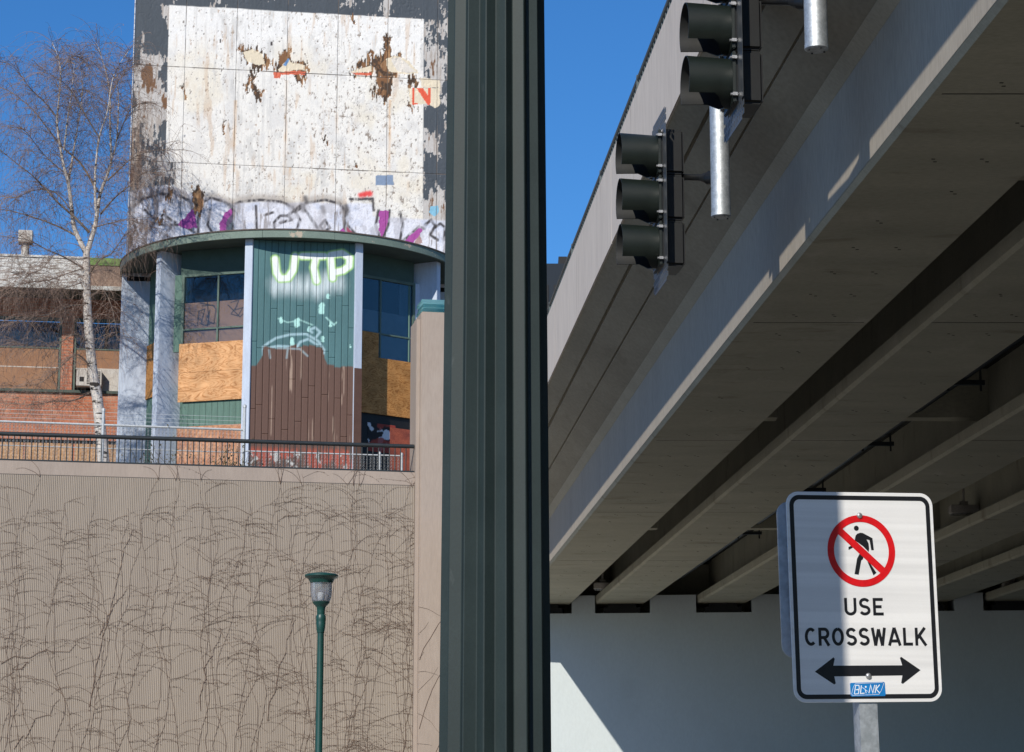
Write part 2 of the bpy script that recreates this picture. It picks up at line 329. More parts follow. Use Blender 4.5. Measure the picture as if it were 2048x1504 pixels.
# deck with sloping overhang and grooves
def ov(t, d=0): return (.06+(-.658-.06)*t+d*.5, 6.406+(6.897-6.406)*t+d)
sec = [(.16, 6.325), (.06, 6.406), ov(.34), ov(.343, .02), ov(.358, .02), ov(.361), ov(.68), ov(.684, .028), ov(.712, .028), ov(.716), ov(.985), (-.658, 6.90), (-.658, 7.0), (45, 7.0), (45, 6.51), (.20, 6.51), (.16, 6.47)]
OVER = conc('older deck concrete', (.33, .30, .235), (.25, .225, .175), streak=(.6, .35, .6), scale=2)
spots(OVER, (.16, .14, .105), 1.6, (1.2, .5, 1.2), .58, .76, .7)
ext('deck', sec[::-1], Y0, Y1, OVER, over)
# added strips under the deck, girder-gap shade painted in as near-black colour
GAP_SHADE = mat('gap shade colour', (.045, .044, .040), (.03, .03, .027), scale=2, rough=.8, stretch=(1, .3, 1))
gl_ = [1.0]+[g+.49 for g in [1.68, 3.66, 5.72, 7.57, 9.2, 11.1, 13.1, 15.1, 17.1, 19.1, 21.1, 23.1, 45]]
for x0, x1 in zip(gl_[:-1], gl_[1:]): ext('gap_shade_strip', [(x0, 6.49), (x1-.004, 6.49), (x1-.004, 6.507), (x0, 6.507)], Y0, Y1, GAP_SHADE, over)
# parapet: cast in lengths
yy = Y0; k = 0
while yy < Y1:
    y2 = min(yy+6.1, Y1)
    ext('parapet', [(-.66, 6.885), (-.66, 7.748), (-.42, 7.748), (-.36, 7.004), (-.60, 7.004), (-.60, 6.885)], yy+.008, y2-.008, M['fascia'], over); yy = y2
# bridge railing
rl = MB(); rl.tube([BR(-.60, Y0, 7.955), BR(-.60, Y1, 7.955)], .024, 8); rl.box(BR(-.625, Y0, 7.765), (.05, 0, 0), BR(0, Y1, 0)-BR(0, Y0, 0), (0, 0, .02))
railing = rl.build('railing', M['brail'], over)
bar = None
for k in range(290):
    y = 9.2+k*.1215
    if bar is None:
        q = MB(); q.cbox(BR(-.60, y, 7.86), .014, .035, .155); bar = q.build('baluster', M['brail'], railing)
        by = y
    else:
        o = put('baluster', bar.data, None, railing); d = BR(0, y, 0)-BR(0, by, 0); o.matrix_basis = Matrix.Translation(d)
for k in range(12):
    y = 10+k*3.04; q = MB(); q.cbox(BR(-.60, y, 7.875), .04, .06, .23); q.build('rail_post', M['brail'], railing)
# form marks cast into the soffits
fm = MB(); rf = random.Random(9)
for gx in [.2]+GX[:5]:
    y = 9.0
    while y < 43:
        for dx in (.30, .62):
            if rf.random() < .8:
                for dd in (0, .06): fm.cbox(BR(gx+dx+dd*.6+rf.uniform(-.01, .01), y+dd, 5.5695), .022, .012, .002)
        y += rf.choice((.75, .75, .75, 1.5))
    for y in (12.2, 18.3, 24.4, 30.5, 36.6): fm.cbox(BR(gx+.4875, y, 5.5698), .92, .012, .0012)
fm.build('form_marks', M['black'], over, kind='stuff')
# cross diaphragms
gaps = [(1.21, 1.68)] + [(GX[i]+.57, GX[i+1]+.405) for i in range(7)]
for y in (25.0, 35.2, 15.0):
    for x0, x1 in gaps:
        q = MB(); q.box(BR(x0, y, 5.93), (x1-x0, 0, 0), (0, .25, 0), (0, 0, .565)); q.build('diaphragm', M['girder'], over)
# utility pipe hung between the second and third girder
q = MB(); q.tube([BR(3.25, 12, 6.05), BR(3.25, 44, 6.05)], .07, 8)
pipe = q.build('utility_pipe', M['railp'], over, smooth=True)
for y in (16, 19.5, 23, 27, 31, 36):
    q = MB(); q.cbox(BR(3.25, y, 5.95), .42, .05, .05)
    for dx in (-.17, .17): q.tube([BR(3.25+dx, y, 5.86), BR(3.25+dx, y, 6.48)], .012, 6)
    q.build('hanger', M['railp'], pipe)

# abutment wall with girder seats
AW = Vector((1, -.08, 0)).normalized(); AN = Vector((-.08, -1, 0)).normalized()
def AB(x, z, d=0): y = 44.35-.08*(x-1.5); return Vector((x, y, z))+AN*d
poly = [(-1.25, 0), (46, 0), (46, 5.72)]
xs = [.147]+GX
for gx in sorted(xs, reverse=True): poly += [(gx+1.03, 5.72), (gx+1.03, 5.37), (gx-.05, 5.37), (gx-.05, 5.72)]
poly += [(-1.25, 5.72)]
b = MB(); b.prism([AB(x, z) for x, z in poly], -AN*1.2)
abut = b.build('abutment_wall', M['white'], label='white painted concrete wall under the far end of the overpass', cat='wall')
b = MB(); b.box(AB(-1.25, 0, -1.2), AW*47, -AN*.4, (0, 0, 6.44)); b.build('back_wall', M['girder'], abut)
for gx in xs[:8]:
    q = MB(); q.box(AB(gx+.12, 5.372, -.10), AW*.72, -AN*.5, (0, 0, .12)); q.box(AB(gx+.2, 5.493, -.14), AW*.56, -AN*.42, (0, 0, .072)); q.build('bearing', M['black'], abut)

b = MB(); c0_ = [AB(-1.24, 5.40), AB(.16, 5.40), AB(.16, 5.40)+Vector((.24, -1.45, -.02)), AB(-1.24, 5.40)+Vector((.1, -1.6, .18))]  # added ledge, out of view, shaped only to cast a shadow edge on the wall
b.add(c0_+[p+Vector((0, 0, .14)) for p in c0_], [(3, 2, 1, 0), (4, 5, 6, 7), (0, 1, 5, 4), (1, 2, 6, 5), (2, 3, 7, 6), (3, 0, 4, 7)]); b.build('shadow_ledge', M['fascia'], abut)
ext('haunch', [(.143, 6.322), (.055, 6.40), (.058, 6.404), (.146, 6.326)], Y0, Y1, conc('haunch concrete', (.43, .395, .31), (.36, .33, .26)), over)
# lights hung under the deck
def deck_light(u, v, Y, w, label, grp):
    c = at(u, v, Y); e = empty('bridge_light', c, label=label, cat='lamp', group=grp)
    q = MB(); q.cbox(c, w, .22, .12); o = q.build('housing', M['metalbox'], e); bevel(o, .012)
    q = MB(); q.cbox(c-Vector((0, 0, .072)), w*.9, .19, .02); q.build('lens', M['lampglass'], e)
    q = MB(); q.tube([c+Vector((0, 0, .06)), c+Vector((0, 0, 6.52-c.z))], .018, 8); q.cbox(c+Vector((0, 0, .09)), .12, .08, .06); q.build('bracket', M['metalbox'], e)
deck_light(1205, 1172, 43.2, .33, 'grey box light hung under the bridge just above the first girder seat', 'lights under the bridge')
deck_light(1928, 1019, 33, .42, 'flat grey light hung between girders right of the white sign', 'lights under the bridge')
deck_light(2024, 1172, 43, .36, 'small grey light above the girder seat at the right edge', 'lights under the bridge')

# ================================================================ RETAINING WALL
WD = Vector((8.351, 1.7, 0)).normalized(); WN = Vector((WD.y, -WD.x, 0))     # along the wall, towards the street
WO = Vector((-2.0, 46.7, 0))                                                  # its right-hand end
def RW(a, z, d=0): return WO+WD*a+WN*d+Vector((0, 0, z))                      # a < 0 runs left
rw = empty('retaining_wall', RW(-8, 0), label='tall beige retaining wall with fine vertical ribs under the railing', cat='wall')
b = MB(); b.box(RW(-34, 0, -.02), WD*34, -WN*.5, (0, 0, 8.232)); b.build('wall_core', M['wallc'], rw)
b = MB(); vsx = []; a = -34.0
per = .037
while a < -.01:
    if a < -15: a2 = a+.4; prof = [(a, .012), (a2, .012)]; a = a2
    else: prof = [(a, 0), (a+.009, .013), (a+.025, .013), (a+.034, 0)]; a += per
    vsx += prof
vs_ = [RW(min(x, 0), z, d) for x, d in vsx for z in (0, 8.232)]
b.add(vs_, [(2*i, 2*i+2, 2*i+3, 2*i+1) for i in range(len(vsx)-1)]); b.build('ribbed_face', M['ribc'], rw)
b = MB(); b.box(RW(-34, 8.232, .016), WD*34, -WN*.55, (0, 0, .285)); bevel(b.build('coping', M['wallc'], rw), .012)
# pilaster at its end with glass slabs on top
pil = empty('pilaster', RW(.35, 0, .2), label='tall smooth beige concrete pilaster at the end of the ribbed wall', cat='pillar')
b = MB(); b.box(RW(.04, 0, .22), WD*.95, -WN*1.0, (0, 0, 11.93)); bevel(b.build('shaft', M['wallc'], pil), .02)
b = MB(); b.box(RW(-.04, 0, .10), WD*.078, -WN*.8, (0, 0, 11.78)); b.build('side_strip', M['wallc'], pil)
for k in range(3):
    q = MB(); q.box(RW(.05+.03*(k % 2), 11.943+k*.09, .20), WD*.85, -WN*.7, (0, 0, .078))
    o = q.build('glass_slab', M['tealglass'], None, label='rough teal glass slab, %s of three on the tall beige pilaster' % ('lowest', 'middle', 'topmost')[k], cat='glass', group='teal glass slabs on the pilaster'); bevel(o, .006)
# railing on the coping
rr = MB(); rr.tube([RW(-30, 9.06, -.05), RW(-.05, 9.075, -.05)], .043, 12); rr.cbox(RW(-15, 8.54, -.05), 30, .045, .03, WD, WN)
wr = empty('wall_railing', RW(-8, 8.52, -.05), label='black pipe railing with slim bars along the top of the ribbed wall', cat='railing')
smooth_angle(rr.build('top_rail', M['railp'], wr))
bar = None
for k in range(118):
    a = -.22-k*.1165
    if bar is None:
        q = MB(); q.tube([RW(a, 8.55, -.05), RW(a, 9.03, -.05)], .0115, 6); bar = q.build('baluster', M['railp'], wr); ba = a
    else: put('baluster', bar.data, None, wr).matrix_basis = Matrix.Translation(WD*(a-ba))

# upper terrace behind the wall
b = MB(); b.box(RW(-60, 0, -.5), WD*60.6, -WN*60, (0, 0, 8.3)); b.build('terrace', M['earth'], kind='structure')
b = MB(); b.box((-1.2, 46.7, 0), (60, 0, 0), (0, 60, 0), (0, 0, 6.9)); b.build('embankment', M['earth'], kind='structure')

# ================================================================ CHAIN-LINK FENCE on the terrace
def CL(a, z, d=-1.3): return RW(a, z, d)
def zat(u, v, d):                                     # height on the plane parallel to the wall, d behind its face
    return on(u, v, RW(0, 0, d), WN)
def wall_a(u, v, d): return (on(u, v, RW(0, 0, d), WN)-RW(0, 0, d)).dot(WD)
fe = empty('chain_link_fence', CL(-6, 8.3), label='galvanised chain-link fence with pipe posts behind the black railing', cat='fence')
aP1 = wall_a(205, 880, -1.3); aP2 = wall_a(488, 880, -1.3); aP3 = wall_a(759, 900, -1.3)
zl = zat(250, 851, -1.3).z; zr = zat(650, 907, -1.3).z; zm = zat(250, 898, -1.3).z
q = MB(); q.tube([CL(-17, zl+.02), CL(aP2, zl-.01)], .024, 8); smooth_angle(q.build('top_rail', M['wire'], fe))
q = MB(); q.tube([CL(aP2, zr), CL(-.1, zr)], .016, 8); smooth_angle(q.build('top_rail', M['wire'], fe))
q = MB(); q.tube([CL(-17, zm), CL(aP2, zm)], .010, 6); q.build('mid_wire', M['wire'], fe)
for a, h, r in ((aP1, zl+.32, .032), (aP2, zl+.5, .034), (aP3, zr+.04, .026), (-.12, zr+.03, .026), (aP1-3, zl+.3, .032), (aP1-6, zl+.3, .032)):
    q = MB(); q.tube([CL(a, 8.3), CL(a, h)], r, 10); q.lathe([(r*1.25, -.03), (r*1.25, .02), (.002, .045)], CL(a, h), 10); smooth_angle(q.build('post', M['wire'], fe))
q = MB()
for k in range(3): q.tube([CL(-17, zl+.10+k*.085, -1.34), CL(aP1, zl+.10+k*.085, -1.34), CL(aP2, zl+.10+k*.085, -1.34)], .0035, 4)
q.build('strand_wire', M['wire'], fe)
q = MB(); P = .075
def mesh_run(a0, a1, z0, z1):
    a = a0
    while a < a1:
        pts = []; z = z0; i = 0
        while z < z1: pts.append(CL(a+(P/2 if i % 2 else 0)*1, z, -1.3+(.004 if i % 2 else -.004))); z += P/2; i += 1
        q.tube(pts, .0046, 3, False)
        q.tube([CL(a+P/2-(p-CL(a, 0)).dot(WD)+0, p.z, -1.305) for p in pts], .0046, 3, False)
        a += P/2*2
mesh_run(-10.2, aP2, 8.32, zl); mesh_run(aP2, -.12, 8.32, zr)
q.build('wire_mesh', M['wire'], fe, kind='stuff')

# ================================================================ ROUND-FRONTED BUILDING with a peeling tower
BC = Vector((-5.393, 53.0, 0)); BT = Vector((1, .16, 0)).normalized(); BN = Vector((BT.y, -BT.x, 0))
def B(a, d, z): return BC+BT*a+BN*d+Vector((0, 0, z))
def tow(u, v):
    p = on(u, v, BC, BN); return ((p-BC).dot(BT), p.z)
bd = empty('derelict_building', B(0, 0, 8.3), label='derelict building with a peeling white tower above a rounded boarded-up front', cat='building')
PEEL = paint_mat('peeling tower paint', rough=.65, bump=.35, bscale=70, stretch=(1, 1, .3))
TW = 1.0/83                                            # one photo pixel on the tower, metres
def paint_tower(a, z):
    C = np.empty(a.shape+(3,)); C[:] = (.78, .755, .705); rel = np.zeros_like(a)
    px = lambda L: [tow(*p) for p in L]
    wob = (fbm(a, z, 3, 1.2, 5)-.5); grain = fbm(a, z, 30, 2.5, 9, 3)
    big = fbm(a, z, .9, .9, 21); med = fbm(a, z, 4, 2.2, 31); fin = fbm(a, z, 16, 9, 41, 3)
    blend(C, (.66, .645, .62), sst(.5, .68, med)*.75); blend(C, (.74, .67, .54), sst(.50, .68, big)*.6); blend(C, (.80, .79, .77), sst(tow(400, 120)[1], tow(400, 60)[1], z)*.7)
    # cracking flakes
    cr = np.abs(fbm(a, z, 7, 5, 51, 3)-.5); crack = (1-sst(.003, .013, cr))*sst(.40, .58, fbm(a, z, 1.1, .9, 61))
    crack *= 1-sst(18.9, 19.6, z)*.75; crack = np.maximum(crack, (1-sst(.003, .012, np.abs(fbm(a, z, 11, 3.2, 53, 3)-.5)))*sst(.46, .6, fbm(a, z, 1.0, .8, 63))*.9)
    blend(C, (.30, .27, .24), crack*.75); rel += .006*(sst(.0, .05, cr)-.5)*sst(.38, .6, fbm(a, z, 1.1, .9, 61))
    gr = sst(.60, .70, fbm(a, z, 5, 1.6, 71))*sst(.42, .6, fbm(a, z, .7, .7, 72)); blend(C, (.52, .51, .49), gr*.6)
    blend(C, (.40, .27, .18), sst(.73, .79, fin)*sst(.56, .66, fbm(a, z, 1.3, 1.0, 75))*.7)
    sp = sst(.83, .86, fbm(a, z, 20, 11, 81, 2)); blend(C, (.12, .10, .09), sp*.85)
    sk = sst(.60, .72, fbm(a, z, 26, 1.1, 83, 3))*sst(.45, .6, fbm(a, z, 1.2, .6, 84)); blend(C, (.56, .545, .52), sk*.55)
    # chips: thickest towards the right and along the joints
    den = sst(tow(400, 200)[0], tow(800, 200)[0], a)*sst(tow(600, 110)[1], tow(600, 200)[1], z)*.055+.07*(fbm(a, z, 1.0, 1.0, 88)-.5)
    ch = fbm(a, z, 17, 9, 86, 4, .62)+den; blend(C, (.63, .605, .57), sst(.70, .715, ch)*.7); blend(C, (.24, .19, .15), sst(.755, .775, ch)*.85); rel -= .003*sst(.70, .715, ch)
    blend(C, (.55, .38, .24), sst(.60, .72, fbm(a, z, 10, 1.2, 89, 3))*sst(.5, .64, fbm(a, z, 1.1, .7, 90))*.45)
    # dark slate border round the white field
    L0, L1 = tow(338, 10), tow(331, 345); R0, R1 = tow(848, 38), tow(846, 345)
    left = L0[0]+(z-L0[1])*(L1[0]-L0[0])/(L1[1]-L0[1]); right = R0[0]+(z-R0[1])*(R1[0]-R0[0])/(R1[1]-R0[1])
    top = L0[1]+(a-L0[0])*(R0[1]-L0[1])/(R0[0]-L0[0])
    e = .006
    D = np.maximum.reduce([sst(-e, e, left-a), sst(-e, e, a-right), sst(-e, e, z-top+.02*wob)])
    gl = tow(300, 372)[1]; D *= sst(gl-.25, gl+.02, z+.3*wob)            # ends above the graffiti
    zr_ = tow(870, 470)[1]; D = np.where(a > right, np.maximum(D, sst(-e, e, a-right)*sst(zr_-.1, zr_+.1, z+.4*wob)), D)
    q0 = tow(352, 325); q1 = tow(352, 372)
    D = np.maximum(D, (a < q0[0])*(z < q0[1])*(z > q1[1]+.3*wob)*1.0)
    slate = np.array((.062, .075, .090)); C[:] = C*(1-D[..., None])+slate*(.85+.3*grain)[..., None]*D[..., None]
    # peeled patches in the slate
    v_ = lambda v: tow(300, v)[1]
    band = np.where(a < left, sst(v_(330), v_(250), z)*sst(v_(85), v_(125), z)*.12+.02*sst(v_(40), v_(10), z), 0)
    band = np.where(a > right, .085*sst(v_(60), v_(150), z)+.05*sst(v_(260), v_(420), z), band)
    band = np.where(z > top, -.035, band)
    pn = fbm(a, z, 2.6, 1.3, 101, 6, .66)+band+.22*(grain-.5)+.10*(fin-.5)
    pe = sst(.585, .60, pn)*D; blend(C, (.50, .475, .45), pe); blend(C, (.36, .31, .27), pe*sst(.5, .65, grain)*.8)
    blend(C, (.17, .085, .04), pe*sst(.79, .85, pn+.14*(grain-.5))); blend(C, (.66, .65, .62), pe*sst(.61, .59, pn)*.5); rel -= .004*pe
    # left edge is stripped to weathered wood near the bottom
    we = sst(tow(292, 300)[0], tow(272, 300)[0], a+.25*wob)*sst(v_(230), v_(300), z)
    blend(C, (.36, .27, .20), we*sst(.40, .6, grain)); blend(C, (.15, .08, .05), we*sst(.5, .62, fbm(a, z, 12, 1.5, 111, 3)))
    # graffiti band
    gtop = tow(300, 392)[1]; top2 = np.interp(a, [tow(u, 400)[0] for u in (265, 330, 365, 400, 440, 465, 520, 580, 630, 690, 700, 745, 746, 890)],
                                             [tow(400, v)[1] for v in (388, 374, 382, 396, 392, 404, 398, 398, 394, 398, 394, 394, 420, 420)])
    G = sst(-.04, .04, top2-z+.06*wob); blend(C, (.70, .715, .80), G*(.72+.28*med))
    blend(C, (.50, .54, .66), G*sst(.52, .68, fbm(a, z, 3, 3, 121))*.6)
    fl = 1-sst(.004, .016, np.abs(fbm(a, z, 12, 9, 131, 3)-.5)); blend(C, (.42, .40, .42), G*fl*.5); rel += .005*G*(fbm(a, z, 12, 9, 131, 3)-.5)
    blend(C, (.22, .19, .18), G*sst(.60, .70, fbm(a, z, 14, 3, 141, 3))*sst(tow(480, 400)[0], tow(330, 400)[0], a)*.75)
    def stroke(L, w, col, al=1, soft=.5):
        d = seg_dist(a+.012*wob, z+.012*wob, px(L)); blend(C, col, al*(1-sst(w*TW*(1-soft), w*TW*(1+soft), d)))
    def fill(L, col, al=1, j=.05):
        m = in_poly(a+j*(fbm(a, z, 6, 4, 151)-.5)*2, z+j*(fbm(a, z, 6, 4, 152)-.5)*2, px(L)).astype(float); blend(C, col, al*m); return m
    arcs = [[(268, 412), (285, 398), (320, 388), (350, 388), (378, 400), (388, 420)], [(398, 430), (405, 405), (420, 396), (445, 402), (462, 412), (466, 430)],
            [(462, 412), (480, 404), (520, 400), (560, 403), (585, 415)], [(590, 425), (615, 405), (650, 400), (680, 408), (690, 425)], [(548, 460), (548, 445), (560, 432), (575, 432), (583, 440), (560, 446)],
            [(605, 410), (640, 465)], [(602, 410), (575, 432)], [(690, 445), (712, 470)], [(870, 455), (880, 448), (890, 455), (888, 480)], [(305, 445), (330, 450), (360, 450), (395, 465)], [(325, 465), (345, 478)]]
    gtex = sst(.30, .55, fbm(a, z, 16, 5, 197, 3))
    for L in arcs[:4]: stroke([(u, v-5) for u, v in L], 7, (.36, .31, .27), .65, .9)
    for L in arcs+[[(268, 412), (266, 440), (275, 470)], [(398, 430), (396, 470)], [(466, 430), (466, 468)], [(388, 420), (396, 440), (384, 460)], [(512, 412), (514, 468)], [(690, 425), (688, 470)], [(585, 415), (600, 440), (590, 470)], [(650, 440), (640, 452), (648, 464), (660, 455), (650, 440)], [(700, 398), (745, 398), (748, 420)], [(757, 421), (752, 450), (760, 480)], [(779, 421), (776, 450), (764, 480)], [(800, 488), (838, 454), (848, 458)], [(800, 424), (806, 450), (800, 480)], [(850, 450), (862, 440), (870, 452), (860, 470), (875, 480)], [(290, 420), (310, 440), (300, 460)], [(330, 430), (350, 445), (335, 462)], [(420, 420), (415, 450), (425, 466)], [(530, 430), (545, 425)]]:
        d = seg_dist(a+.03*wob, z+.03*wob, px(L)); blend(C, (.06, .055, .06), (.45+.55*gtex)*(1-sst(1.0*TW, 4.8*TW, d)))
    for c in ((610, 395), (645, 415), (690, 420), (604, 412), (692, 412)): stroke([c, (c[0]+3, c[1]+9)], 4.5, (.10, .09, .09), .85, .9)
    sc_ = G*sst(.56, .66, fbm(a, z, 22, 2.2, 198, 3))*sst(.42, .6, fbm(a, z, 1.6, 1.6, 199)); blend(C, (.26, .23, .22), sc_*.8); blend(C, (.40, .39, .42), G*sst(.55, .66, fbm(a, z, 5, 4, 200, 4))*.5)
    dk = G*sst(tow(400, 420)[0], tow(300, 420)[0], a)*sst(.50, .62, fbm(a, z, 9, 2.6, 194, 4)); blend(C, (.13, .10, .09), dk*.75)
    pur = (.36, .07, .30)
    fill([(356, 450), (372, 432), (384, 418), (390, 430), (394, 456), (375, 457)], pur); fill([(441, 466), (440, 447), (450, 427), (462, 417), (465, 440), (452, 466)], pur)
    fill([(452, 466), (455, 440), (464, 425), (466, 450), (462, 466)], (.10, .13, .15), .8)
    fill([(674, 472), (688, 454), (694, 470)], pur); fill([(696, 470), (694, 450), (712, 472)], (.34, .07, .12))
    fill([(759, 421), (778, 421), (774, 445), (764, 476), (757, 460)], pur); fill([(803, 487), (838, 456), (845, 460), (826, 490)], pur); fill([(828, 490), (838, 470), (846, 488)], (.34, .17, .14), .8)
    # red spray, blue patches
    d = seg_dist(a, z, px([(722, 390), (740, 386)])); blend(C, (.75, .05, .05), (1-sst(2*TW, 9*TW, d+.06*(fin-.5)))*.95)
    fill([(752, 351), (786, 350), (787, 370), (751, 371)], (.21, .28, .40), 1, .004); fill([(858, 424), (862, 412), (876, 410), (880, 424), (870, 432)], (.22, .47, .62), 1, .04)
    # rot and torn board
    BR_, BD, CR, RD = (.20, .095, .040), (.060, .036, .022), (.70, .61, .46), (.60, .13, .07)
    def rot(L, j=.16, col=BR_):
        w1 = j*(fbm(a, z, 9, 4, 161, 5, .7)-.5)*2; w2 = j*(fbm(a, z, 7, 3.2, 162, 4)-.5)*2+.45*(fbm(a, z, 26, 2, 164, 2)-.5)
        m = in_poly(a+w1, z+w2, px(L)).astype(float); blend(C, col, m); blend(C, (.34, .19, .09), m*sst(.5, .62, fbm(a, z, 30, 3, 165, 3))); blend(C, BD, m*sst(.47, .58, fbm(a, z, 14, 6, 163, 4))); rel[:] = rel-.012*m; return m
    for L in ([(476, 95), (500, 92), (520, 100), (540, 112), (536, 140), (508, 134), (484, 125)], [(496, 140), (512, 140), (510, 165), (522, 195), (514, 202), (505, 180)], [(520, 185), (530, 180), (526, 200)],
              [(540, 133), (556, 122), (572, 98), (582, 104), (586, 122), (615, 128), (618, 142), (548, 148)], [(582, 148), (620, 146), (612, 162), (596, 166)], [(764, 108), (765, 74), (780, 70), (784, 72), (784, 108)],
              [(690, 146), (712, 132), (740, 124), (760, 108), (785, 106), (800, 112), (812, 148), (770, 146), (742, 148)], [(752, 140), (790, 150), (782, 190), (768, 205), (758, 180)], [(815, 152), (838, 155), (834, 176), (814, 174)],
              [(736, 184), (758, 182), (755, 196), (740, 194)], [(812, 196), (830, 208), (822, 218), (812, 210)], [(644, 278), (656, 275), (655, 290), (645, 290)], [(444, 248), (450, 246), (450, 268), (445, 266)], [(360, 178), (374, 178), (372, 190), (362, 188)],
              [(702, 34), (711, 34), (711, 50), (703, 46)], [(706, 322), (712, 322), (716, 340), (708, 340)], [(384, 378), (398, 374), (410, 388), (404, 410), (398, 425), (386, 422), (382, 400)], [(332, 372), (346, 374), (342, 404), (332, 402)],
              [(316, 432), (332, 432), (326, 448), (318, 446)], [(492, 152), (500, 156), (498, 190), (493, 184)], [(733, 100), (740, 98), (742, 128), (735, 126)]): rot(L)
    for L in ([(486, 103), (505, 98), (524, 108), (532, 128), (510, 130), (494, 122)], [(556, 138), (566, 130), (578, 114), (584, 126), (610, 130), (612, 140), (560, 146)], [(700, 145), (722, 136), (742, 130), (744, 143)],
              [(772, 116), (794, 112), (818, 122), (838, 148), (800, 148), (778, 142)], [(817, 176), (880, 176), (880, 210), (870, 216), (855, 208), (820, 208)], [(840, 156), (878, 160), (880, 175), (842, 175)]): fill(L, CR, 1, .05); 
    fill([(782, 118), (800, 116), (834, 146), (795, 144)], (.66, .63, .60), .7, .08)
    for L in ([(546, 143), (612, 143), (611, 149), (562, 150), (560, 158), (548, 155)], [(704, 145), (743, 145), (743, 151), (712, 149)]): fill(L, RD, 1, .03)
    fill([(566, 130), (576, 116), (580, 118), (572, 132)], (.13, .26, .48), 1, .01)
    for L in ([(824, 176), (829, 176), (829, 205), (836, 206), (836, 209), (824, 209)], [(833, 176), (846, 176), (860, 196), (860, 210), (855, 210)], [(856, 176), (861, 176), (861, 208), (856, 200)]): fill(L, (.70, .10, .05), 1, .008)
    for L in ([(760, 140), (785, 152), (778, 170), (772, 200)], [(740, 125), (770, 150), (790, 148)], [(768, 150), (758, 130)]): stroke(L, 2.2, BD, .9, .4)
    for L in ([(440, 60), (441, 150)], [(543, 50), (544, 125)]):                       # nail rows
        d = np.abs(a-np.interp(z, [px(L)[1][1], px(L)[0][1]], [px(L)[1][0], px(L)[0][0]])+.03*(fin-.5)); m = (d < .02)*(z < px(L)[0][1])*(z > px(L)[1][1])*sst(.55, .66, vnoise(a*0, z*9, 171)); blend(C, (.06, .05, .05), m)
    # rust weeping from the joints
    for u, v0, v1 in ((573, 160, 350), (471, 200, 345), (780, 200, 350), (580, 335, 375)):
        a_, z1 = tow(u, v0); _, z0 = tow(u, v1); m = np.exp(-((a-a_)/.035)**2)*(z < z1)*(z > z0)*(.3+.7*sst(.4, .65, fbm(a, z, 9, 2, 181))); blend(C, (.62, .36, .15), m*.65)
    for zz in (16.97, 19.39): blend(C, (.16, .13, .11), (1-sst(.004, .016, np.abs(z-zz+.01*wob)))*(.25+.75*sst(.4, .6, fbm(a, z, 3, 1, 191))))
    for k in range(-3, 4): blend(C, (.22, .18, .15), (1-sst(.003, .013, np.abs(a-(-.15+1.243*k))))*(.1+.6*sst(.4, .65, fbm(a, z, 1, 2.5, 192))))
    return C, rel
cols = [-3.87, -2.636, -1.393, -.15, 1.093, 2.336, 3.579, 4.6]; rows = [14.1, 16.97, 19.39, 21.8, 24.2]
b = MB(); b.box(B(-3.86, -.02, 14.0), BT*8.45, -BN*7, (0, 0, 10.2)); b.box(B(-2.6, -.5, 8.3), BT*7.2, -BN*6.4, (0, 0, 5.695)); tw = b.build('tower_wall', M['dark'], bd)
for i in range(len(cols)-1):
    for j in range(len(rows)-1):
        w, h = cols[i+1]-cols[i]-.004, rows[j+1]-rows[j]-.004
        grid_obj('wall_panel', B(cols[i]+.003, .004, rows[j]+.003), BT, (0, 0, 1), w, h, .017 if j < 3 else .06, BN, paint_tower, PEEL, tw, cols[i]+.003, rows[j]+.003)
b = MB(); b.box(B(-3.895, .0, 14.1), BT*.022, BN*.03, (0, 0, 10.1)); b.build('corner_trim', M['whitepaint'], bd)

BC = BC+BT*.12
# canopy
R_C, R_F = 4.15, 3.95
def ring(name, r0, r1, z0, z1, m, n=72, f0=-105, f1=105):
    q = MB(); pts = []
    for k in range(n+1):
        p = math.radians(f0+(f1-f0)*k/n); s_, c_ = math.sin(p), math.cos(p)
        pts += [B(r1*s_, r1*c_, z0), B(r1*s_, r1*c_, z1), B(r0*s_, r0*c_, z1), B(r0*s_, r0*c_, z0)]
    q.add(pts, [(4*k+i, 4*k+(i+1) % 4, 4*k+4+(i+1) % 4, 4*k+4+i) for k in range(n) for i in range(4)]+[(0, 1, 2, 3), (4*n+3, 4*n+2, 4*n+1, 4*n)])
    return smooth_angle(q.build(name, m, bd), 20)
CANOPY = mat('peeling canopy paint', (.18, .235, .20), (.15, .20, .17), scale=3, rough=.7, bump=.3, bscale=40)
N_, L_, P_ = NG(CANOPY); g_ = N_.new('ShaderNodeTexNoise'); g_.inputs['Scale'].default_value = 2.3; g_.inputs['Detail'].default_value = 9; g_.inputs['Roughness'].default_value = .7
gg = N_.new('ShaderNodeNewGeometry'); L_.new(gg.outputs['Position'], g_.inputs['Vector']); r_ = N_.new('ShaderNodeMapRange'); r_.inputs['From Min'].default_value = .60; r_.inputs['From Max'].default_value = .625; L_.new(g_.outputs[0], r_.inputs[0])
x_ = N_.new('ShaderNodeMix'); x_.data_type = 'RGBA'; x_.inputs[7].default_value = (.42, .36, .28, 1); L_.new(r_.outputs[0], x_.inputs[0]); L_.new(P_.inputs['Base Color'].links[0].from_socket, x_.inputs[6]); L_.new(x_.outputs[2], P_.inputs['Base Color'])
for f0, f1 in ((-105, -13.5), (-13.4, 9), (9.1, 105)): ring('canopy_fascia', R_C-.05, R_C, 14.16, 14.325, CANOPY, 60, f0, f1)
ring('canopy_edge', R_C-.3, R_C+.02, 14.326, 14.356, mat('roof edge felt', (.12, .10, .088), (.08, .07, .06), scale=6, rough=.9))
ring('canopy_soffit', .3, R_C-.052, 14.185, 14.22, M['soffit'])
ring('canopy_roof', .2, R_C-.31, 14.3, 14.35, M['dark'])

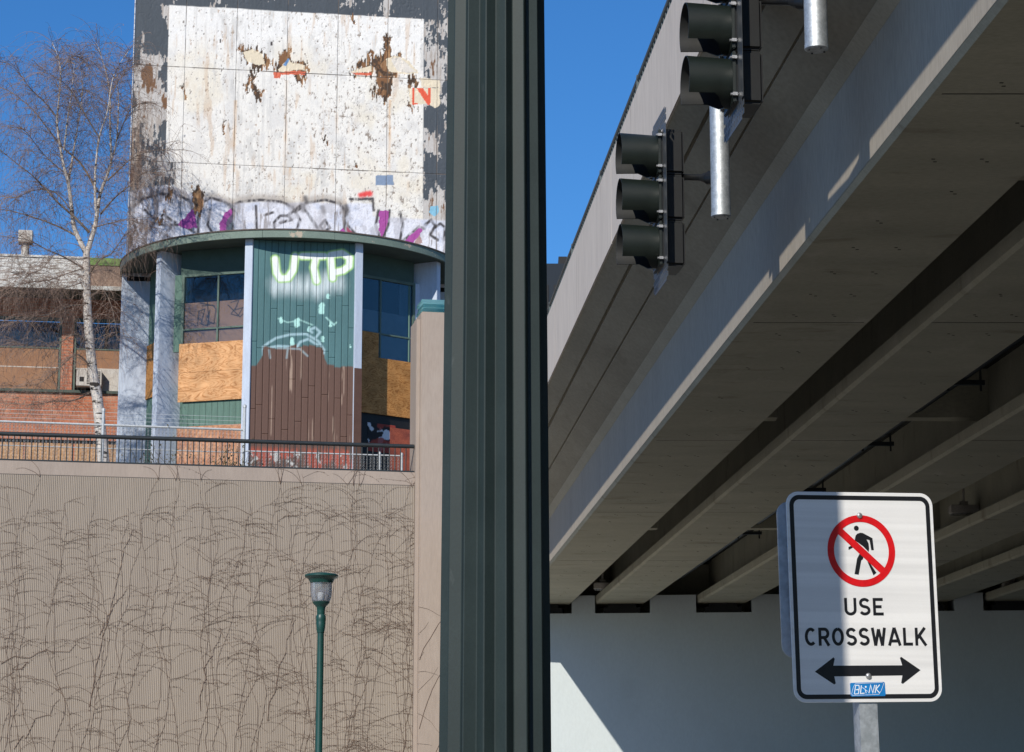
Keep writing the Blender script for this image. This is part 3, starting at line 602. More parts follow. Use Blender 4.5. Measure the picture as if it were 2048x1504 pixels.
# fins
FA = [-92, -55.2, -18.4, 18.4, 55.2, 92]
for k, fa in enumerate(FA):
    p = math.radians(fa); rd = BT*math.sin(p)+BN*math.cos(p); tn = BT*math.cos(p)-BN*math.sin(p)
    r0_, r1_ = (3.36, 4.10) if k == 0 else (2.95, R_F)
    q = MB(); q.box(BC+rd*r0_-tn*.09+Vector((0, 0, 8.25)), tn*.18, rd*(r1_-r0_), (0, 0, 14.184-8.25))
    bevel(q.build('fin', M['fin'], bd), .008)
# central board panel
pd = R_F*math.cos(math.radians(18.4))-.03
def pan(u, v):
    p = on(u, v, B(0, pd, 0), BN); return ((p-BC).dot(BT), p.z)
BOARD = paint_mat('painted boards', rough=.6, bump=.3, bscale=60, stretch=(2, 2, .25))
def paint_boards(a, z):
    C = np.empty(a.shape+(3,)); C[:] = (.072, .160, .170); px = lambda L: [pan(*p) for p in L]; PX = 1/88.
    wob = fbm(a, z, 8, 2, 205)-.5; grain = fbm(a, z, 25, 1.5, 207, 3); rel = .002*(grain-.5)
    C *= (.82+.36*fbm(a, z, 3, .8, 203))[..., None]
    def spray(L, w, col, al, soft): d = seg_dist(a, z, px(L)); blend(C, col, al*(1-sst(w*PX*(1-soft), w*PX*(1+soft), d)))
    dr = fbm(a, z, 14, .8, 211, 3)
    d = seg_dist(a, z, px([(560, 570), (600, 574), (650, 570), (670, 566)])); blend(C, (.66, .74, .76), (1-sst(0, 36*PX, d+.22*(fbm(a, z, 3, 2, 213)-.5)))*(.02+1.25*dr))
    letters = [[(550, 518), (553, 545), (560, 557), (576, 556), (586, 540), (590, 512)], [(604, 512), (648, 512)], [(632, 514), (627, 535), (633, 562)], [(661, 512), (665, 556)], [(661, 510), (684, 506), (699, 516), (698, 532), (686, 541), (668, 545)]]
    for L in letters: spray(L, 9.0, (.36, .62, .20), 1, .22)
    for L in letters: spray(L, 6.2, (.78, .82, .80), 1, .25)
    for c, r in (((643, 611), 6), ((594, 640), 5), ((584, 680), 5), ((660, 645), 3), ((645, 675), 3), ((562, 637), 3), ((618, 655), 3), ((565, 700), 2), ((700, 690), 2), ((655, 590), 3)):
        d = seg_dist(a, z, px([c, (c[0], c[1]+r*2)])); blend(C, (.42, .72, .66), 1-sst(r*PX*.7, r*PX*1.1, d+.08*(fbm(a, z, 12, 12, 221)-.5)))
    spray([(556, 637), (575, 645), (600, 640), (625, 650)], 1.3, (.42, .72, .66), .6*1, .5); spray([(652, 635), (668, 650), (672, 645)], 1.5, (.42, .72, .66), .8, .5)
    line = (.42, .60, .66)
    for L in ([(527, 716), (526, 694), (536, 686), (552, 676), (580, 669), (612, 668), (636, 682), (648, 700), (645, 718)], [(592, 696), (600, 684), (616, 678), (635, 690)], [(540, 695), (556, 692), (595, 694)], [(624, 665), (618, 660), (630, 655), (640, 664), (632, 674)]): spray(L, 2.4, line, .7, .7)
    up = np.interp(a, [pan(u, 720)[0] for u in (498, 513, 524, 527, 560, 600, 645, 649, 655, 690, 722)], [pan(600, v)[1] for v in (735, 733, 716, 692, 700, 690, 694, 716, 728, 730, 736)])
    m = sst(-.02, .02, up-z+.05*wob+.03*(vnoise(np.floor(a/.144)*3.1, z*0, 231)-.5)*3); blend(C, (.118, .066, .050), m); C[:] = C*(1-.0*m[..., None])
    for L in ([(538, 700), (540, 716)], [(575, 700), (573, 716)], [(552, 696), (600, 698), (615, 712)]): spray(L, 1.8, line, .45, .7)
    blend(C, (.36, .26, .20), m*sst(.70, .78, fbm(a, z, 30, .9, 241, 3))*.9)
    fr = np.abs(((a/.144+.5) % 1)-.5); lowz = pan(600, 900)[1]
    blend(C, (.36, .08, .05), sst(lowz+.1, lowz-.05, z)*sst(.45, .6, fbm(a, z, 5, 3, 251))); blend(C, (.5, .5, .48), sst(lowz, lowz-.1, z)*sst(.66, .7, fbm(a, z, 8, 5, 252)))
    return C, rel
hw = R_F*math.sin(math.radians(18.4))-.083
q = MB(); q.box(B(-hw, pd-.06, 8.3), BT*2*hw, BN*.03, (0, 0, 5.88)); bp = q.build('board_panel', M['dark'], bd)
nb = 16; bw = 2*hw/nb
for k in range(nb):
    cuts = [8.32, 9.6+random.random()*2.2, 11.6+random.random()*1.6, 14.183]
    for z0, z1 in zip(cuts[:-1], cuts[1:]):
        grid_obj('board', B(-hw+k*bw+.0025, pd+random.uniform(-.003, .004), z0), BT, (0, 0, 1), bw-.005, z1-z0-.003, .02, BN, paint_boards, BOARD, bp, -hw+k*bw, z0, .02)
for sgn in (-1, 1):                                     # brown overpaint on the foot of the right-hand fin
    if sgn > 0:
        p = math.radians(18.4); rd = BT*math.sin(p)+BN*math.cos(p); tn = BT*math.cos(p)-BN*math.sin(p)
        q = MB(); q.box(BC+rd*(R_F+.001)-tn*.0925+Vector((0, 0, 8.3)), tn*.185, rd*.004, (0, 0, pan(715, 737)[1]-8.3)); q.build('fin_paint', mat('brown paint', (.118, .066, .050), (.10, .055, .042), scale=4, rough=.6), bd)

# bays between the fins
def bay(side, a0, d0, ang, ln):
    p0 = B(side*a0, d0, 0); dr = (BT*side*math.cos(ang)-BN*math.sin(ang)); nr = (BT*side*math.sin(ang)+BN*math.cos(ang))
    return p0, dr, nr, ln
def slab(parent, name, by, s0, s1, z0, z1, m, off=0, th=.03, tilt=0, **k):
    p0, dr, nr, ln = by; q = MB()
    up = Vector((0, 0, 1))+dr*tilt
    q.box(p0+dr*s0+nr*off+Vector((0, 0, z0)), dr*(s1-s0), nr*th, up*(z1-z0)); return q.build(name, m, parent, **k)
LB = bay(-1, 1.0, 3.14, math.radians(26), 1.78); RB = bay(1, 1.0, 3.08, math.radians(30), 1.78)
def sz(by, u, v, off=0):
    p = on(u, v, by[0]+by[2]*off, by[2]); return (p-by[0]).dot(by[1]), p.z
def window(by, s0, s1, z0, z1, sm, zm):
    wn = slab(bd, 'window', by, s0, s1, z1-.06, z1, M['frame'], -.02, .07)
    slab(wn, 'sill', by, s0, s1, z0-.05, z0, M['frame'], -.02, .09)
    for s in (s0, s1-.06): slab(wn, 'frame', by, s, s+.06, z0, z1-.061, M['frame'], -.02, .07)
    slab(wn, 'mullion', by, sm-.02, sm+.02, z0, z1-.061, M['frame'], -.015, .05)
    for sa, sb in ((s0+.061, sm-.021), (sm+.021, s1-.061)): slab(wn, 'transom', by, sa, sb, zm-.018, zm+.018, M['frame'], -.012, .045)
    for sa, sb in ((s0+.061, sm-.021), (sm+.021, s1-.061)):
        for za, zb in ((z0, zm-.019), (zm+.019, z1-.062)): slab(wn, 'pane', by, sa, sb, za, zb, M['pane'], 0, .006)
    return wn
def tagpaint(cols, strokes, by, off):
    def f(a, z):
        C = np.empty(a.shape+(3,)); C[:] = cols; C *= (.85+.3*fbm(a, z, 2, 1, 301))[..., None]
        for L in strokes:
            d = seg_dist(a, z, [sz(by, u, v, off) for u, v in L]); blend(C, (.03, .03, .03), (1-sst(.006, .020, d))*.85)
        return C, np.zeros_like(a)
    return f
TAGM = paint_mat('tagged board', bump=.1)
def sorted_panel(name, by, u0, u1, v0, v1, off, f, m, parent):
    s0, s1 = sorted((sz(by, u0, v0, off)[0], sz(by, u1, v0, off)[0])); z1 = sz(by, (u0+u1)/2, v0, off)[1]; z0 = sz(by, (u0+u1)/2, v1, off)[1]
    return grid_obj(name, by[0]+by[1]*s0+by[2]*off+Vector((0, 0, z0)), by[1], (0, 0, 1), s1-s0, z1-z0, .015, by[2], f, m, parent, s0, z0)
# left bay
s_l = sz(LB, 366, 620)[0]; zt = sz(LB, 430, 546)[1]; zb = sz(LB, 430, 700)[1]
HEAD = mat('dark green header', (.055, .095, .085), (.045, .08, .07), scale=4, rough=.7)
slab(bd, 'header', LB, -.12, 1.9, zt, 14.18, HEAD, -.01, .05)
wl = window(LB, -.10, s_l+.02, zb, zt, sz(LB, 437, 600)[0], sz(LB, 437, 656)[1])
slab(bd, 'jamb', LB, s_l+.02, s_l+.2, zb, zt, M['green'], -.02, .06)
slab(bd, 'bay_backing', LB, -.15, 1.8, 8.3, 14.0, M['dark'], -.5, .04)
st = [[(395, 650), (398, 622), (410, 618), (402, 648), (415, 652), (420, 620), (412, 640), (428, 648), (432, 618), (425, 610), (405, 612)], [(400, 606), (430, 612)], [(462, 605), (478, 600), (470, 620), (486, 615), (476, 632), (462, 628), (474, 612)], [(456, 610), (480, 634), (486, 628)], [(415, 604), (418, 650)]]
sorted_panel('brown_board', LB, 362, 492, 603, 712, -.015, tagpaint((.42, .235, .15), st, LB, -.015), TAGM, bd)
zp1, zp0 = sz(LB, 425, 684, .08)[1], sz(LB, 425, 801, .08)[1]; s_p = sz(LB, 357, 740, .08)[0]
for za, zb_ in ((zp0, zp0+(zp1-zp0)*.5), (zp0+(zp1-zp0)*.5+.004, zp1)):
    bevel(slab(bd, 'plywood_sheet', LB, -.06, s_p, za, zb_, M['ply'], .07, .016, .0), .003)
GB = None
zg0 = sz(LB, 425, 851)[1]
for k in range(13): slab(bd, 'cladding_board', LB, -.1+k*.145, -.1+k*.145+.139, zg0, zp0+.1, M['green'], .0, .03)
slab(bd, 'base_wall', LB, -.15, 1.9, 8.3, zg0-.003, mat('scraped brick', (.52, .29, .17), (.36, .16, .09), scale=3, rough=.9, bump=.5, bscale=14, fine=.3), -.01, .05)
# right bay
s_r = sz(RB, 832, 640)[0]; zt = sz(RB, 775, 558)[1]; zb = sz(RB, 775, 740)[1]
slab(bd, 'header', RB, -.12, 1.9, zt, 14.18, HEAD, -.01, .05)
wr_ = window(RB, -.10, s_r-.06, zb, zt, sz(RB, 760, 600)[0], sz(RB, 760, 668)[1])
slab(bd, 'jamb', RB, s_r-.06, s_r+.3, zb, zt, M['fin'], -.02, .05)
slab(bd, 'bay_backing', RB, -.15, 1.8, 8.3, 14.0, M['dark'], -.5, .04)
slab(bd, 'grey_board', RB, .0, s_r-.1, zb, sz(RB, 775, 626, -.03)[1], M['greyboard'], -.045, .02)
slab(bd, 'plywood_sheet', RB, -.05, sz(RB, 757, 690, .06)[0], zb-.02, sz(RB, 740, 664, .06)[1], M['ply2'], .055, .012)
zq1, zq0 = sz(RB, 775, 718, .08)[1], sz(RB, 775, 831, .08)[1]
bevel(slab(bd, 'plywood_sheet', RB, -.08, sz(RB, 838, 780, .08)[0], zq0, zq1, M['ply2'], .075, .016, -.01), .003)
slab(bd, 'base_wall', RB, -.15, 1.9, 8.3, zq0+.1, M['black'], -.01, .04)
REDW = mat('red scraped paint', (.36, .09, .05), (.20, .05, .035), scale=4, rough=.8, bump=.3, fine=.3)
slab(bd, 'red_patch', RB, sz(RB, 778, 880)[0], sz(RB, 830, 880)[0], 8.32, sz(RB, 800, 858)[1], REDW, .032, .01)
def scr(a, z):
    C = np.empty(a.shape+(3,)); C[:] = (.016, .016, .018); d = seg_dist(a, z, [sz(RB, u, v, .04) for u, v in ((745, 858), (755, 866), (766, 860), (778, 866), (790, 872), (770, 872), (760, 880))])
    blend(C, (.62, .64, .66), sst(.50, .56, fbm(a, z, 6, 5, 311)+.25*(1-sst(.0, .14, d))-.12)); blend(C, (.30, .045, .03), sst(.56, .62, fbm(a, z, 3, 3, 312))*.9); return C, np.zeros_like(a)
sorted_panel('torn_poster', RB, 735, 792, 848, 905, .034, scr, TAGM, bd)
# outer bays (only slivers show)
for sd in (-1, 1):
    OB = bay(sd, 2.56, 2.15, math.radians(69), 2.9)
    slab(bd, 'bay_wall', OB, -.05, 2.75, 8.3, 14.18, M['green'], -.02, .05)
    if sd < 0:
        zz1, zz0 = sz(OB, 300, 690, .05)[1], sz(OB, 300, 796, .05)[1]; slab(bd, 'plywood_sheet', OB, .0, 2.4, zz0, zz1, M['ply2'], .045, .016)
b = MB(); b.box(B(-3.0, -1.5, 8.3), BT*6, BN*3.2, (0, 0, 5.7)); b.build('core_wall', M['dark'], bd)

# ================================================================ LOW BRICK BUILDING at the left
LP = at(120, 700, 55.6)
def Lp(u, v, off=0):
    return on(u, v, LP+BN*off, BN)
def La(u, v, off=0): p = Lp(u, v, off); return (p-LP).dot(BT), p.z
def LQ(a, d, z): return Vector((LP.x, LP.y, 0))+BT*a+BN*d+Vector((0, 0, z))
bb = empty('brick_building', LQ(0, 0, 8.3), label='low red brick building with boarded windows behind the birch', cat='building')
def lbox(name, a0, a1, z0, z1, d0, d1, m, parent=bb, **k):
    q = MB(); q.box(LQ(a0, d0, z0), BT*(a1-a0), BN*(d1-d0), (0, 0, z1-z0)); return q.build(name, m, parent, **k)
aR = La(237, 700)[0]+.3; aL = -9.0
zS = La(100, 781)[1]; zW = La(100, 634)[1]; zF0 = La(100, 575, 1.3)[1]; zF1 = La(100, 514, 1.3)[1]
lbox('brick_wall', aL, aR, 8.3, zS-.05, -.3, 0, M['brick'])
lbox('upper_wall', aL, aR, zW, zF1-.1, -.3, -.02, M['brick'])
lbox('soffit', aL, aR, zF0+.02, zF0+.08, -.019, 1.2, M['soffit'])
lbox('roof', aL, aR, zF1-.08, zF1-.02, -6, 1.2, M['dark'])
lbox('window_sill', aL, aR, zS-.049, zS+.02, -.3, .07, M['soffit'])
pl, pr = La(123, 700)[0], La(146, 700)[0]
lbox('brick_pier', pl, pr, zS+.021, zW-.002, -.3, .02, M['brick'])
zo = La(100, 884)[1]
lbox('slot_board', aL, aR, zo-.02, zo+.06, .001, .012, M['dark'])
k = 0; a = aR-.1
while a > -5.2:
    bevel(lbox('strand_board', a-1.2, a-.02, 8.32, zo-.03, .001, .02, M['osb']), .003); a -= 1.22
# roof edge of weathered boards
nbd = 5; hb = (zF1-zF0-.10)/nbd
for j in range(nbd):
    lbox('fascia_board', aL, La(176, 540, 1.3)[0]-.005, zF0+.10+j*hb, zF0+.10+(j+1)*hb-.006, 1.2, 1.232-.004*(j % 2), M['whitepaint'])
lbox('fascia_sheet', La(176, 540, 1.3)[0], aR, zF0+.10, zF1-.16, 1.2, 1.225, mat('weathered strand board', (.36, .26, .20), (.24, .16, .12), scale=20, rough=.9, bump=.3, fine=.3))
lbox('gutter_board', aL, aR, zF0-.005, zF0+.095, 1.2, 1.25, mat('pale gutter paint', (.55, .56, .54), (.36, .33, .29), scale=4, rough=.75, lo=.45, hi=.65))
lbox('edge_trim', aL, La(176, 515, 1.3)[0], zF1-.004, zF1+.05, 1.15, 1.26, M['whitepaint'])
lbox('edge_trim', La(176, 515, 1.3)[0]+.004, aR, zF1-.15, zF1+.04, 1.17, 1.25, M['lime'])
# windows
def lwin(a0, a1, dark_strip):
    w = lbox('window', a0, a1, zW-.08, zW, -.12, -.03, M['frame']); z0, z1 = zS+.021, zW-.08
    lbox('frame', a0, a0+.06, z0, z1, -.12, -.03, M['frame'], w); lbox('frame', a1-.05, a1, z0, z1, -.12, -.03, M['frame'], w)
    zb1 = La(60, 694)[1]; zb2 = La(60, 733)[1]
    lbox('mullion', a0+.061, a1-.051, zb1-.015, zb1+.015, -.11, -.05, M['frame'], w); lbox('mullion', a0+.061, a1-.051, zb2-.012, zb2+.012, -.11, -.05, M['metalbox'], w)
    lbox('pane', a0+.061, a1-.051, zb1+.016, z1-.001, -.085, -.08, M['pane'], w); lbox('pane', a0+.061, a1-.051, zb2+.013, zb1-.016, -.085, -.08, M['pane'], w)
    lbox('blind', a0+.06, a1-.05, zb1, La(60, 661)[1], -.13, -.12, mat('olive blind', (.30, .28, .20), (.25, .23, .165), scale=5, rough=.8), w)
    n = max(1, int((a1-a0)/1.1)); st = (a1-a0-.12)/n
    for i in range(n):
        lbox('brown_board', a0+.06+i*st, a0+.06+(i+1)*st-.008, zb2+.013, zb1-.016, -.079, -.068, M['brownboard'], w)
        if not dark_strip: lbox('brown_board', a0+.06+i*st, a0+.06+(i+1)*st-.008, z0, zb2-.012, -.07, -.05, M['brownboard'], w)
    lbox('backing', a0, a1, z0-.02, z1, -.29, -.25, M['dark'], w)
lwin(-3.0, pl-.01, False); lwin(-6.3, -3.05, False); lwin(-9, -6.35, False); lwin(pr+.01, aR-.02, True)
lbox('white_panel', La(203, 750)[0], aR-.08, zS+.022, La(203, 738)[1], -.06, -.03, M['metalbox'])
# air conditioner in the right-hand window
ac0, acz0 = La(152, 774, .25); ac1, acz1 = La(204, 742, .25)
ac = empty('air_conditioner', LQ((ac0+ac1)/2, .2, acz0), label='small pale window air conditioner beside the birch trunk', cat='air conditioner')
q = MB(); q.box(LQ(ac0, -.1, acz0+.03), BT*(ac1-ac0), BN*.38, (0, 0, acz1-acz0)); bevel(q.build('case', M['metalbox'], ac), .012)
q = MB(); q.box(LQ(ac0+.26, .281, acz0+.08), BT*(ac1-ac0-.30), BN*.004, (0, 0, acz1-acz0-.1)); gr = q.build('grille', M['black'], ac)
for k in range(7):
    q = MB(); q.box(LQ(ac0+.27, .286, acz0+.10+k*.043), BT*(ac1-ac0-.32), BN*.008, (0, 0, .018)); q.build('slat', M['metalbox'], gr)
q = MB(); q.box(LQ(ac0+.08, .281, acz0+.14), BT*.11, BN*.004, (0, 0, .12)); q.build('control_opening', M['black'], ac)
# roof vent
vp = at(50, 508, 57.2)
vt = empty('roof_vent', vp, label='square-headed pale metal roof vent on the brick building', cat='vent')
q = MB(); q.lathe([(.105, -.25), (.105, .28)], vp, 20); smooth_angle(q.build('neck', M['metalbox'], vt))
q = MB(); q.cbox(vp+Vector((0, 0, .44)), .36, .40, .32, BT, BN); bevel(q.build('head', M['metalbox'], vt), .01)

# ================================================================ BIRCH
YB = 49.0
bt = empty('birch_tree', at(205, 925, YB), label='bare white-barked birch with drooping twigs behind the railing', cat='tree')
BARK = mat('birch bark', (.66, .62, .57), (.50, .45, .40), scale=6, rough=.8, stretch=(1, 1, 2), bump=.4, bscale=30, fine=.15)
N_, L_, P_ = NG(BARK); g_ = N_.new('ShaderNodeNewGeometry'); mp_ = N_.new('ShaderNodeMapping'); mp_.inputs['Scale'].default_value = (3, 3, 10); L_.new(g_.outputs['Position'], mp_.inputs[0])
n_ = N_.new('ShaderNodeTexNoise'); n_.inputs['Scale'].default_value = 1.3; n_.inputs['Detail'].default_value = 5; L_.new(mp_.outputs[0], n_.inputs['Vector']); r_ = N_.new('ShaderNodeMapRange'); r_.inputs['From Min'].default_value = .57; r_.inputs['From Max'].default_value = .62; L_.new(n_.outputs[0], r_.inputs[0])
x_ = N_.new('ShaderNodeMix'); x_.data_type = 'RGBA'; x_.inputs[7].default_value = (.045, .038, .033, 1); L_.new(r_.outputs[0], x_.inputs[0]); L_.new(P_.inputs['Base Color'].links[0].from_socket, x_.inputs[6]); L_.new(x_.outputs[2], P_.inputs['Base Color'])
def limb3(L, y0=0, y1=0, sub=6):
    """pixel polyline -> smooth 3D line at the tree's distance, swinging from y0 to y1 in depth"""
    P = [at(u, v, YB+y0+(y1-y0)*i/max(1, len(L)-1)) for i, (u, v) in enumerate(L)]
    out = []
    for i in range(len(P)-1):
        p0 = P[max(i-1, 0)]; p1 = P[i]; p2 = P[i+1]; p3 = P[min(i+2, len(P)-1)]
        for k in range(sub):
            t = k/sub; out.append(.5*((2*p1)+(p2-p0)*t+(2*p0-5*p1+4*p2-p3)*t*t+(3*p1-p0-3*p2+p3)*t**3))
    out.append(P[-1]); return out
trunkL = [(208, 930), (203, 880), (195, 800), (187, 755), (181, 700), (176, 640), (174, 590), (173, 540), (173, 505)]
tk = MB(); P = limb3(trunkL); tk.tube(P, [.135-.060*i/(len(P)-1) for i in range(len(P))], 12)
smooth_angle(tk.build('trunk', BARK, bt), 60)
limbs = [  # pixels, start radius, end radius, depth swing, white bark?
 ([(173, 508), (150, 460), (144, 423), (137, 367), (128, 334), (120, 292), (114, 241), (119, 186), (120, 130), (105, 85)], .062, .006, 0, -.3, 1),
 ([(173, 508), (188, 460), (193, 437), (200, 389), (215, 350), (223, 320), (233, 281), (237, 214), (234, 150)], .066, .007, 0, .5, 1),
 ([(137, 365), (148, 297), (155, 255), (165, 180), (158, 110)], .03, .004, 0, .7, 1), ([(128, 300), (135, 240), (142, 194), (150, 120)], .025, .004, -.1, -.9, 1),
 ([(193, 437), (190, 361), (198, 278), (215, 222), (228, 150), (262, 95)], .036, .004, 0, -.8, 1), ([(223, 320), (220, 250), (219, 180), (205, 120), (193, 86)], .03, .004, .2, .9, 1),
 ([(179, 465), (150, 435), (117, 406), (84, 370), (61, 348), (14, 311), (-25, 275)], .034, .005, 0, -1.2, 0), ([(195, 384), (162, 328), (120, 289), (70, 225), (28, 188), (-15, 168)], .03, .004, 0, 1.0, 0),
 ([(114, 235), (90, 205), (61, 177), (28, 135), (-10, 120)], .02, .003, 0, -.8, 0), ([(198, 275), (165, 220), (145, 186), (120, 160), (80, 140)], .02, .003, -.4, -1.2, 0),
 ([(150, 470), (112, 451), (56, 431), (0, 420), (-40, 440)], .026, .004, 0, 1.0, 0), ([(215, 361), (240, 338), (262, 318), (300, 302), (345, 300)], .022, .003, 0, -1.2, 0),
 ([(201, 428), (230, 395), (257, 373), (290, 345), (320, 350)], .024, .003, .1, -1.4, 0), ([(173, 540), (130, 515), (95, 500), (55, 480), (0, 472)], .022, .004, 0, -1.0, 0),
 ([(175, 610), (140, 612), (100, 628), (55, 634), (20, 650)], .020, .003, 0, -1.3, 0), ([(181, 690), (150, 668), (110, 690), (60, 692), (30, 685)], .018, .003, 0, -1.0, 0),
 ([(187, 745), (165, 715), (145, 712), (110, 745), (70, 770), (20, 772)], .020, .003, 0, -1.2, 0), ([(190, 780), (150, 800), (105, 803), (60, 810), (-10, 805)], .020, .003, 0, .6, 0),
 ([(173, 555), (200, 520), (225, 505), (250, 470), (262, 480)], .02, .003, 0, -.9, 0), ([(176, 600), (205, 580), (225, 620), (235, 680)], .014, .003, 0, -.6, 0), ([(233, 281), (250, 240), (265, 215), (290, 205)], .016, .003, .4, -.4, 0),
 ([(219, 200), (235, 165), (255, 140), (262, 120)], .012, .002, .5, .2, 0), ([(120, 150), (135, 120), (150, 112), (175, 130)], .012, .002, -.2, .4, 0), ([(137, 350), (110, 330), (80, 300), (50, 262), (20, 255)], .018, .003, 0, -.9, 0),
 ([(144, 423), (110, 385), (70, 380), (30, 395), (-10, 390)], .018, .003, 0, .9, 0), ([(173, 535), (140, 545), (100, 560), (60, 565), (10, 575)], .016, .003, 0, -1.2, 0), ([(174, 560), (150, 570), (120, 578), (80, 585), (40, 580)], .014, .003, 0, -.9, 0), ([(112, 505), (80, 540), (50, 548), (20, 545)], .012, .003, -.5, -1.1, 0),
 ([(188, 455), (225, 445), (262, 440), (300, 455)], .018, .003, 0, -1.3, 0)]
lw, ld = MB(), MB(); nodes = []
for L, r0, r1, y0, y1, w in limbs:
    P = limb3(L, y0, y1); m = len(P); (lw if w else ld).tube(P, [r0+(r1-r0)*(i/(m-1))**.8 for i in range(m)], 7)
    for i in range(1, m): nodes.append((P[i], (P[i]-P[i-1]).normalized(), i/(m-1), w))
smooth_angle(lw.build('leader_limbs', BARK, bt), 60); smooth_angle(ld.build('side_limbs', M['limb'], bt), 60)
tg = MB(); rnd = random.Random(3)
def droop(p, d, ln, r, n, g):
    pts = [p]; d = d.normalized(); st = ln/n
    for i in range(n):
        d = (d+Vector((rnd.gauss(0, .10), rnd.gauss(0, .10), -g*(.6+.8*i/n)+rnd.gauss(0, .05)))).normalized(); pts.append(pts[-1]+d*st)
    tg.tube(pts, [r*(1-.6*i/n) for i in range(n+1)], 3, False); return pts
for p, d, t, w in nodes:
    k = rnd.random()
    for _ in range(4 if t > .3 else (2 if not w else 1)):
        o = Vector((rnd.gauss(0, 1), rnd.gauss(0, 1), rnd.uniform(-.1, .9))).normalized()
        pts = droop(p, o*.9+d*.5, rnd.uniform(.5, 1.15), .0045, 7, .22)
        for q_ in pts[2:]:
            if rnd.random() < .44:
                o2 = Vector((rnd.gauss(0, 1), rnd.gauss(0, 1), rnd.uniform(-.6, .3))).normalized(); droop(q_, o2, rnd.uniform(.3, .95), .0024, 6, .55)
                if rnd.random() < .3: tg.tube([q_, q_+Vector((rnd.gauss(0, .008), rnd.gauss(0, .008), -.035))], .006, 4)
tg.build('crown', M['twig'], bt, kind='stuff')

# ================================================================ CREEPER on the wall
vn = MB(); rv = random.Random(5)
def vine_path(a, z, ang, ln, r, curl, n, d=.020, lim=0):
    pts = []; x, y = a, z
    st = ln/n
    for i in range(n+1):
        pts.append(RW(min(x, -.02) if lim == 0 else x, max(.02, y), d+rv.uniform(-.002, .004)))
        ang += curl/n+rv.gauss(0, .085); x += math.cos(ang)*st; y += math.sin(ang)*st
    vn.tube(pts, [r*(1-.55*i/n) for i in range(n+1)], 3, False); return pts
def shoots(a, z, r, depth):
    sd = rv.choice((-1, 1)); ln = rv.uniform(.25, .95)*(1 if depth == 0 else .6)*(1.7 if rv.random() < .08 else 1)
    a0 = math.radians(rv.uniform(5, 60)); ang = a0 if sd > 0 else math.pi-a0
    pts = vine_path(a, z, ang, ln, r*rv.uniform(.6, 1.3), -sd*(a0+math.radians(rv.uniform(-5, 50))), max(6, int(ln/.05)))
    for p in pts[1:]:
        if rv.random() < .4: vn.cbox(p+WN*.003+Vector((0, 0, rv.uniform(-.01, .01))), rv.uniform(.006, .013), .006, rv.uniform(.008, .014), WD, WN)
        if depth < 2 and rv.random() < .07: q0 = p-WO; shoots(q0.dot(WD), p.z, r*.7, depth+1)
main_u = [-20, 8, 30, 55, 75, 118, 125, 168, 190, 215, 245, 252, 262, 290, 335, 372, 395, 420, 430, 450, 480, 492, 512, 530, 555, 578, 600, 625, 640, 655, 668, 690, 705, 725, 745, 768, 790, 800, 812, 822, 828]
for u in main_u:
    a = wall_a(u, 1200, 0); z = rv.uniform(0, .6); top = 8.23+rv.uniform(-.9, .2) if u > 40 else rv.uniform(5, 8)
    x = a+rv.uniform(-.5, .5); pts = []; sl = rv.gauss(0, .05); n = 0
    while z < top:
        pts.append(RW(min(x, -.015), z, .021)); sl = sl*.85+rv.gauss(0, .075)+(a-x)*.05; x += sl*.12; z += .08; n += 1
    vn.tube(pts, [.0046-.0028*i/n for i in range(len(pts))], 4, False)
    for i, p in enumerate(pts):
        if rv.random() < .23 and p.z > 2.0: q0 = p-WO; shoots(q0.dot(WD), p.z, .0025, 0)
    if top > 8.0:                                          # over the coping
        for _ in range(2): q0 = pts[-1]-WO; vine_path(q0.dot(WD), 8.2, math.radians(rv.uniform(40, 140)), rv.uniform(.3, .8), .004, rv.uniform(-1.4, 1.4), 8, .026)
for u0, v0, u1, v1 in ((30, 1500, 120, 1400), (180, 1420, 262, 1060), (200, 1270, 250, 1180), (395, 1420, 440, 1260), (535, 1440, 590, 1240), (0, 1330, 180, 1290), (60, 1320, 0, 1360)):
    A0, A1 = wall_a(u0, v0, 0), wall_a(u1, v1, 0); Z0, Z1 = on(u0, v0, RW(0, 0, 0), WN).z, on(u1, v1, RW(0, 0, 0), WN).z
    n = 12; vn.tube([RW(A0+(A1-A0)*(i/n)+rv.gauss(0, .025), Z0+(Z1-Z0)*(i/n)**.8+.05*math.sin(i*1.3)+rv.gauss(0, .035), .023) for i in range(n+1)], [.0065-.003*i/n for i in range(n+1)], 4, False)
for zz in np.arange(2.6, 7.6, .42):                        # on the pilaster
    if zz < 5.6 or rv.random() < .3: vine_path(.02, zz+rv.uniform(-.15, .15), math.radians(rv.uniform(-20, 60)), rv.uniform(.2, .7), .0032, rv.uniform(-1.5, .3), 9, .226, 1)
for z0 in (2.0, 3.2, 4.6): vine_path(.06, z0, math.radians(68), 1.7, .006, -.3, 14, .227, 1)
vn.build('creeper_vine', M['vine'], None, label='bare brown creeper spread over the ribbed retaining wall', cat='vine', kind='stuff')
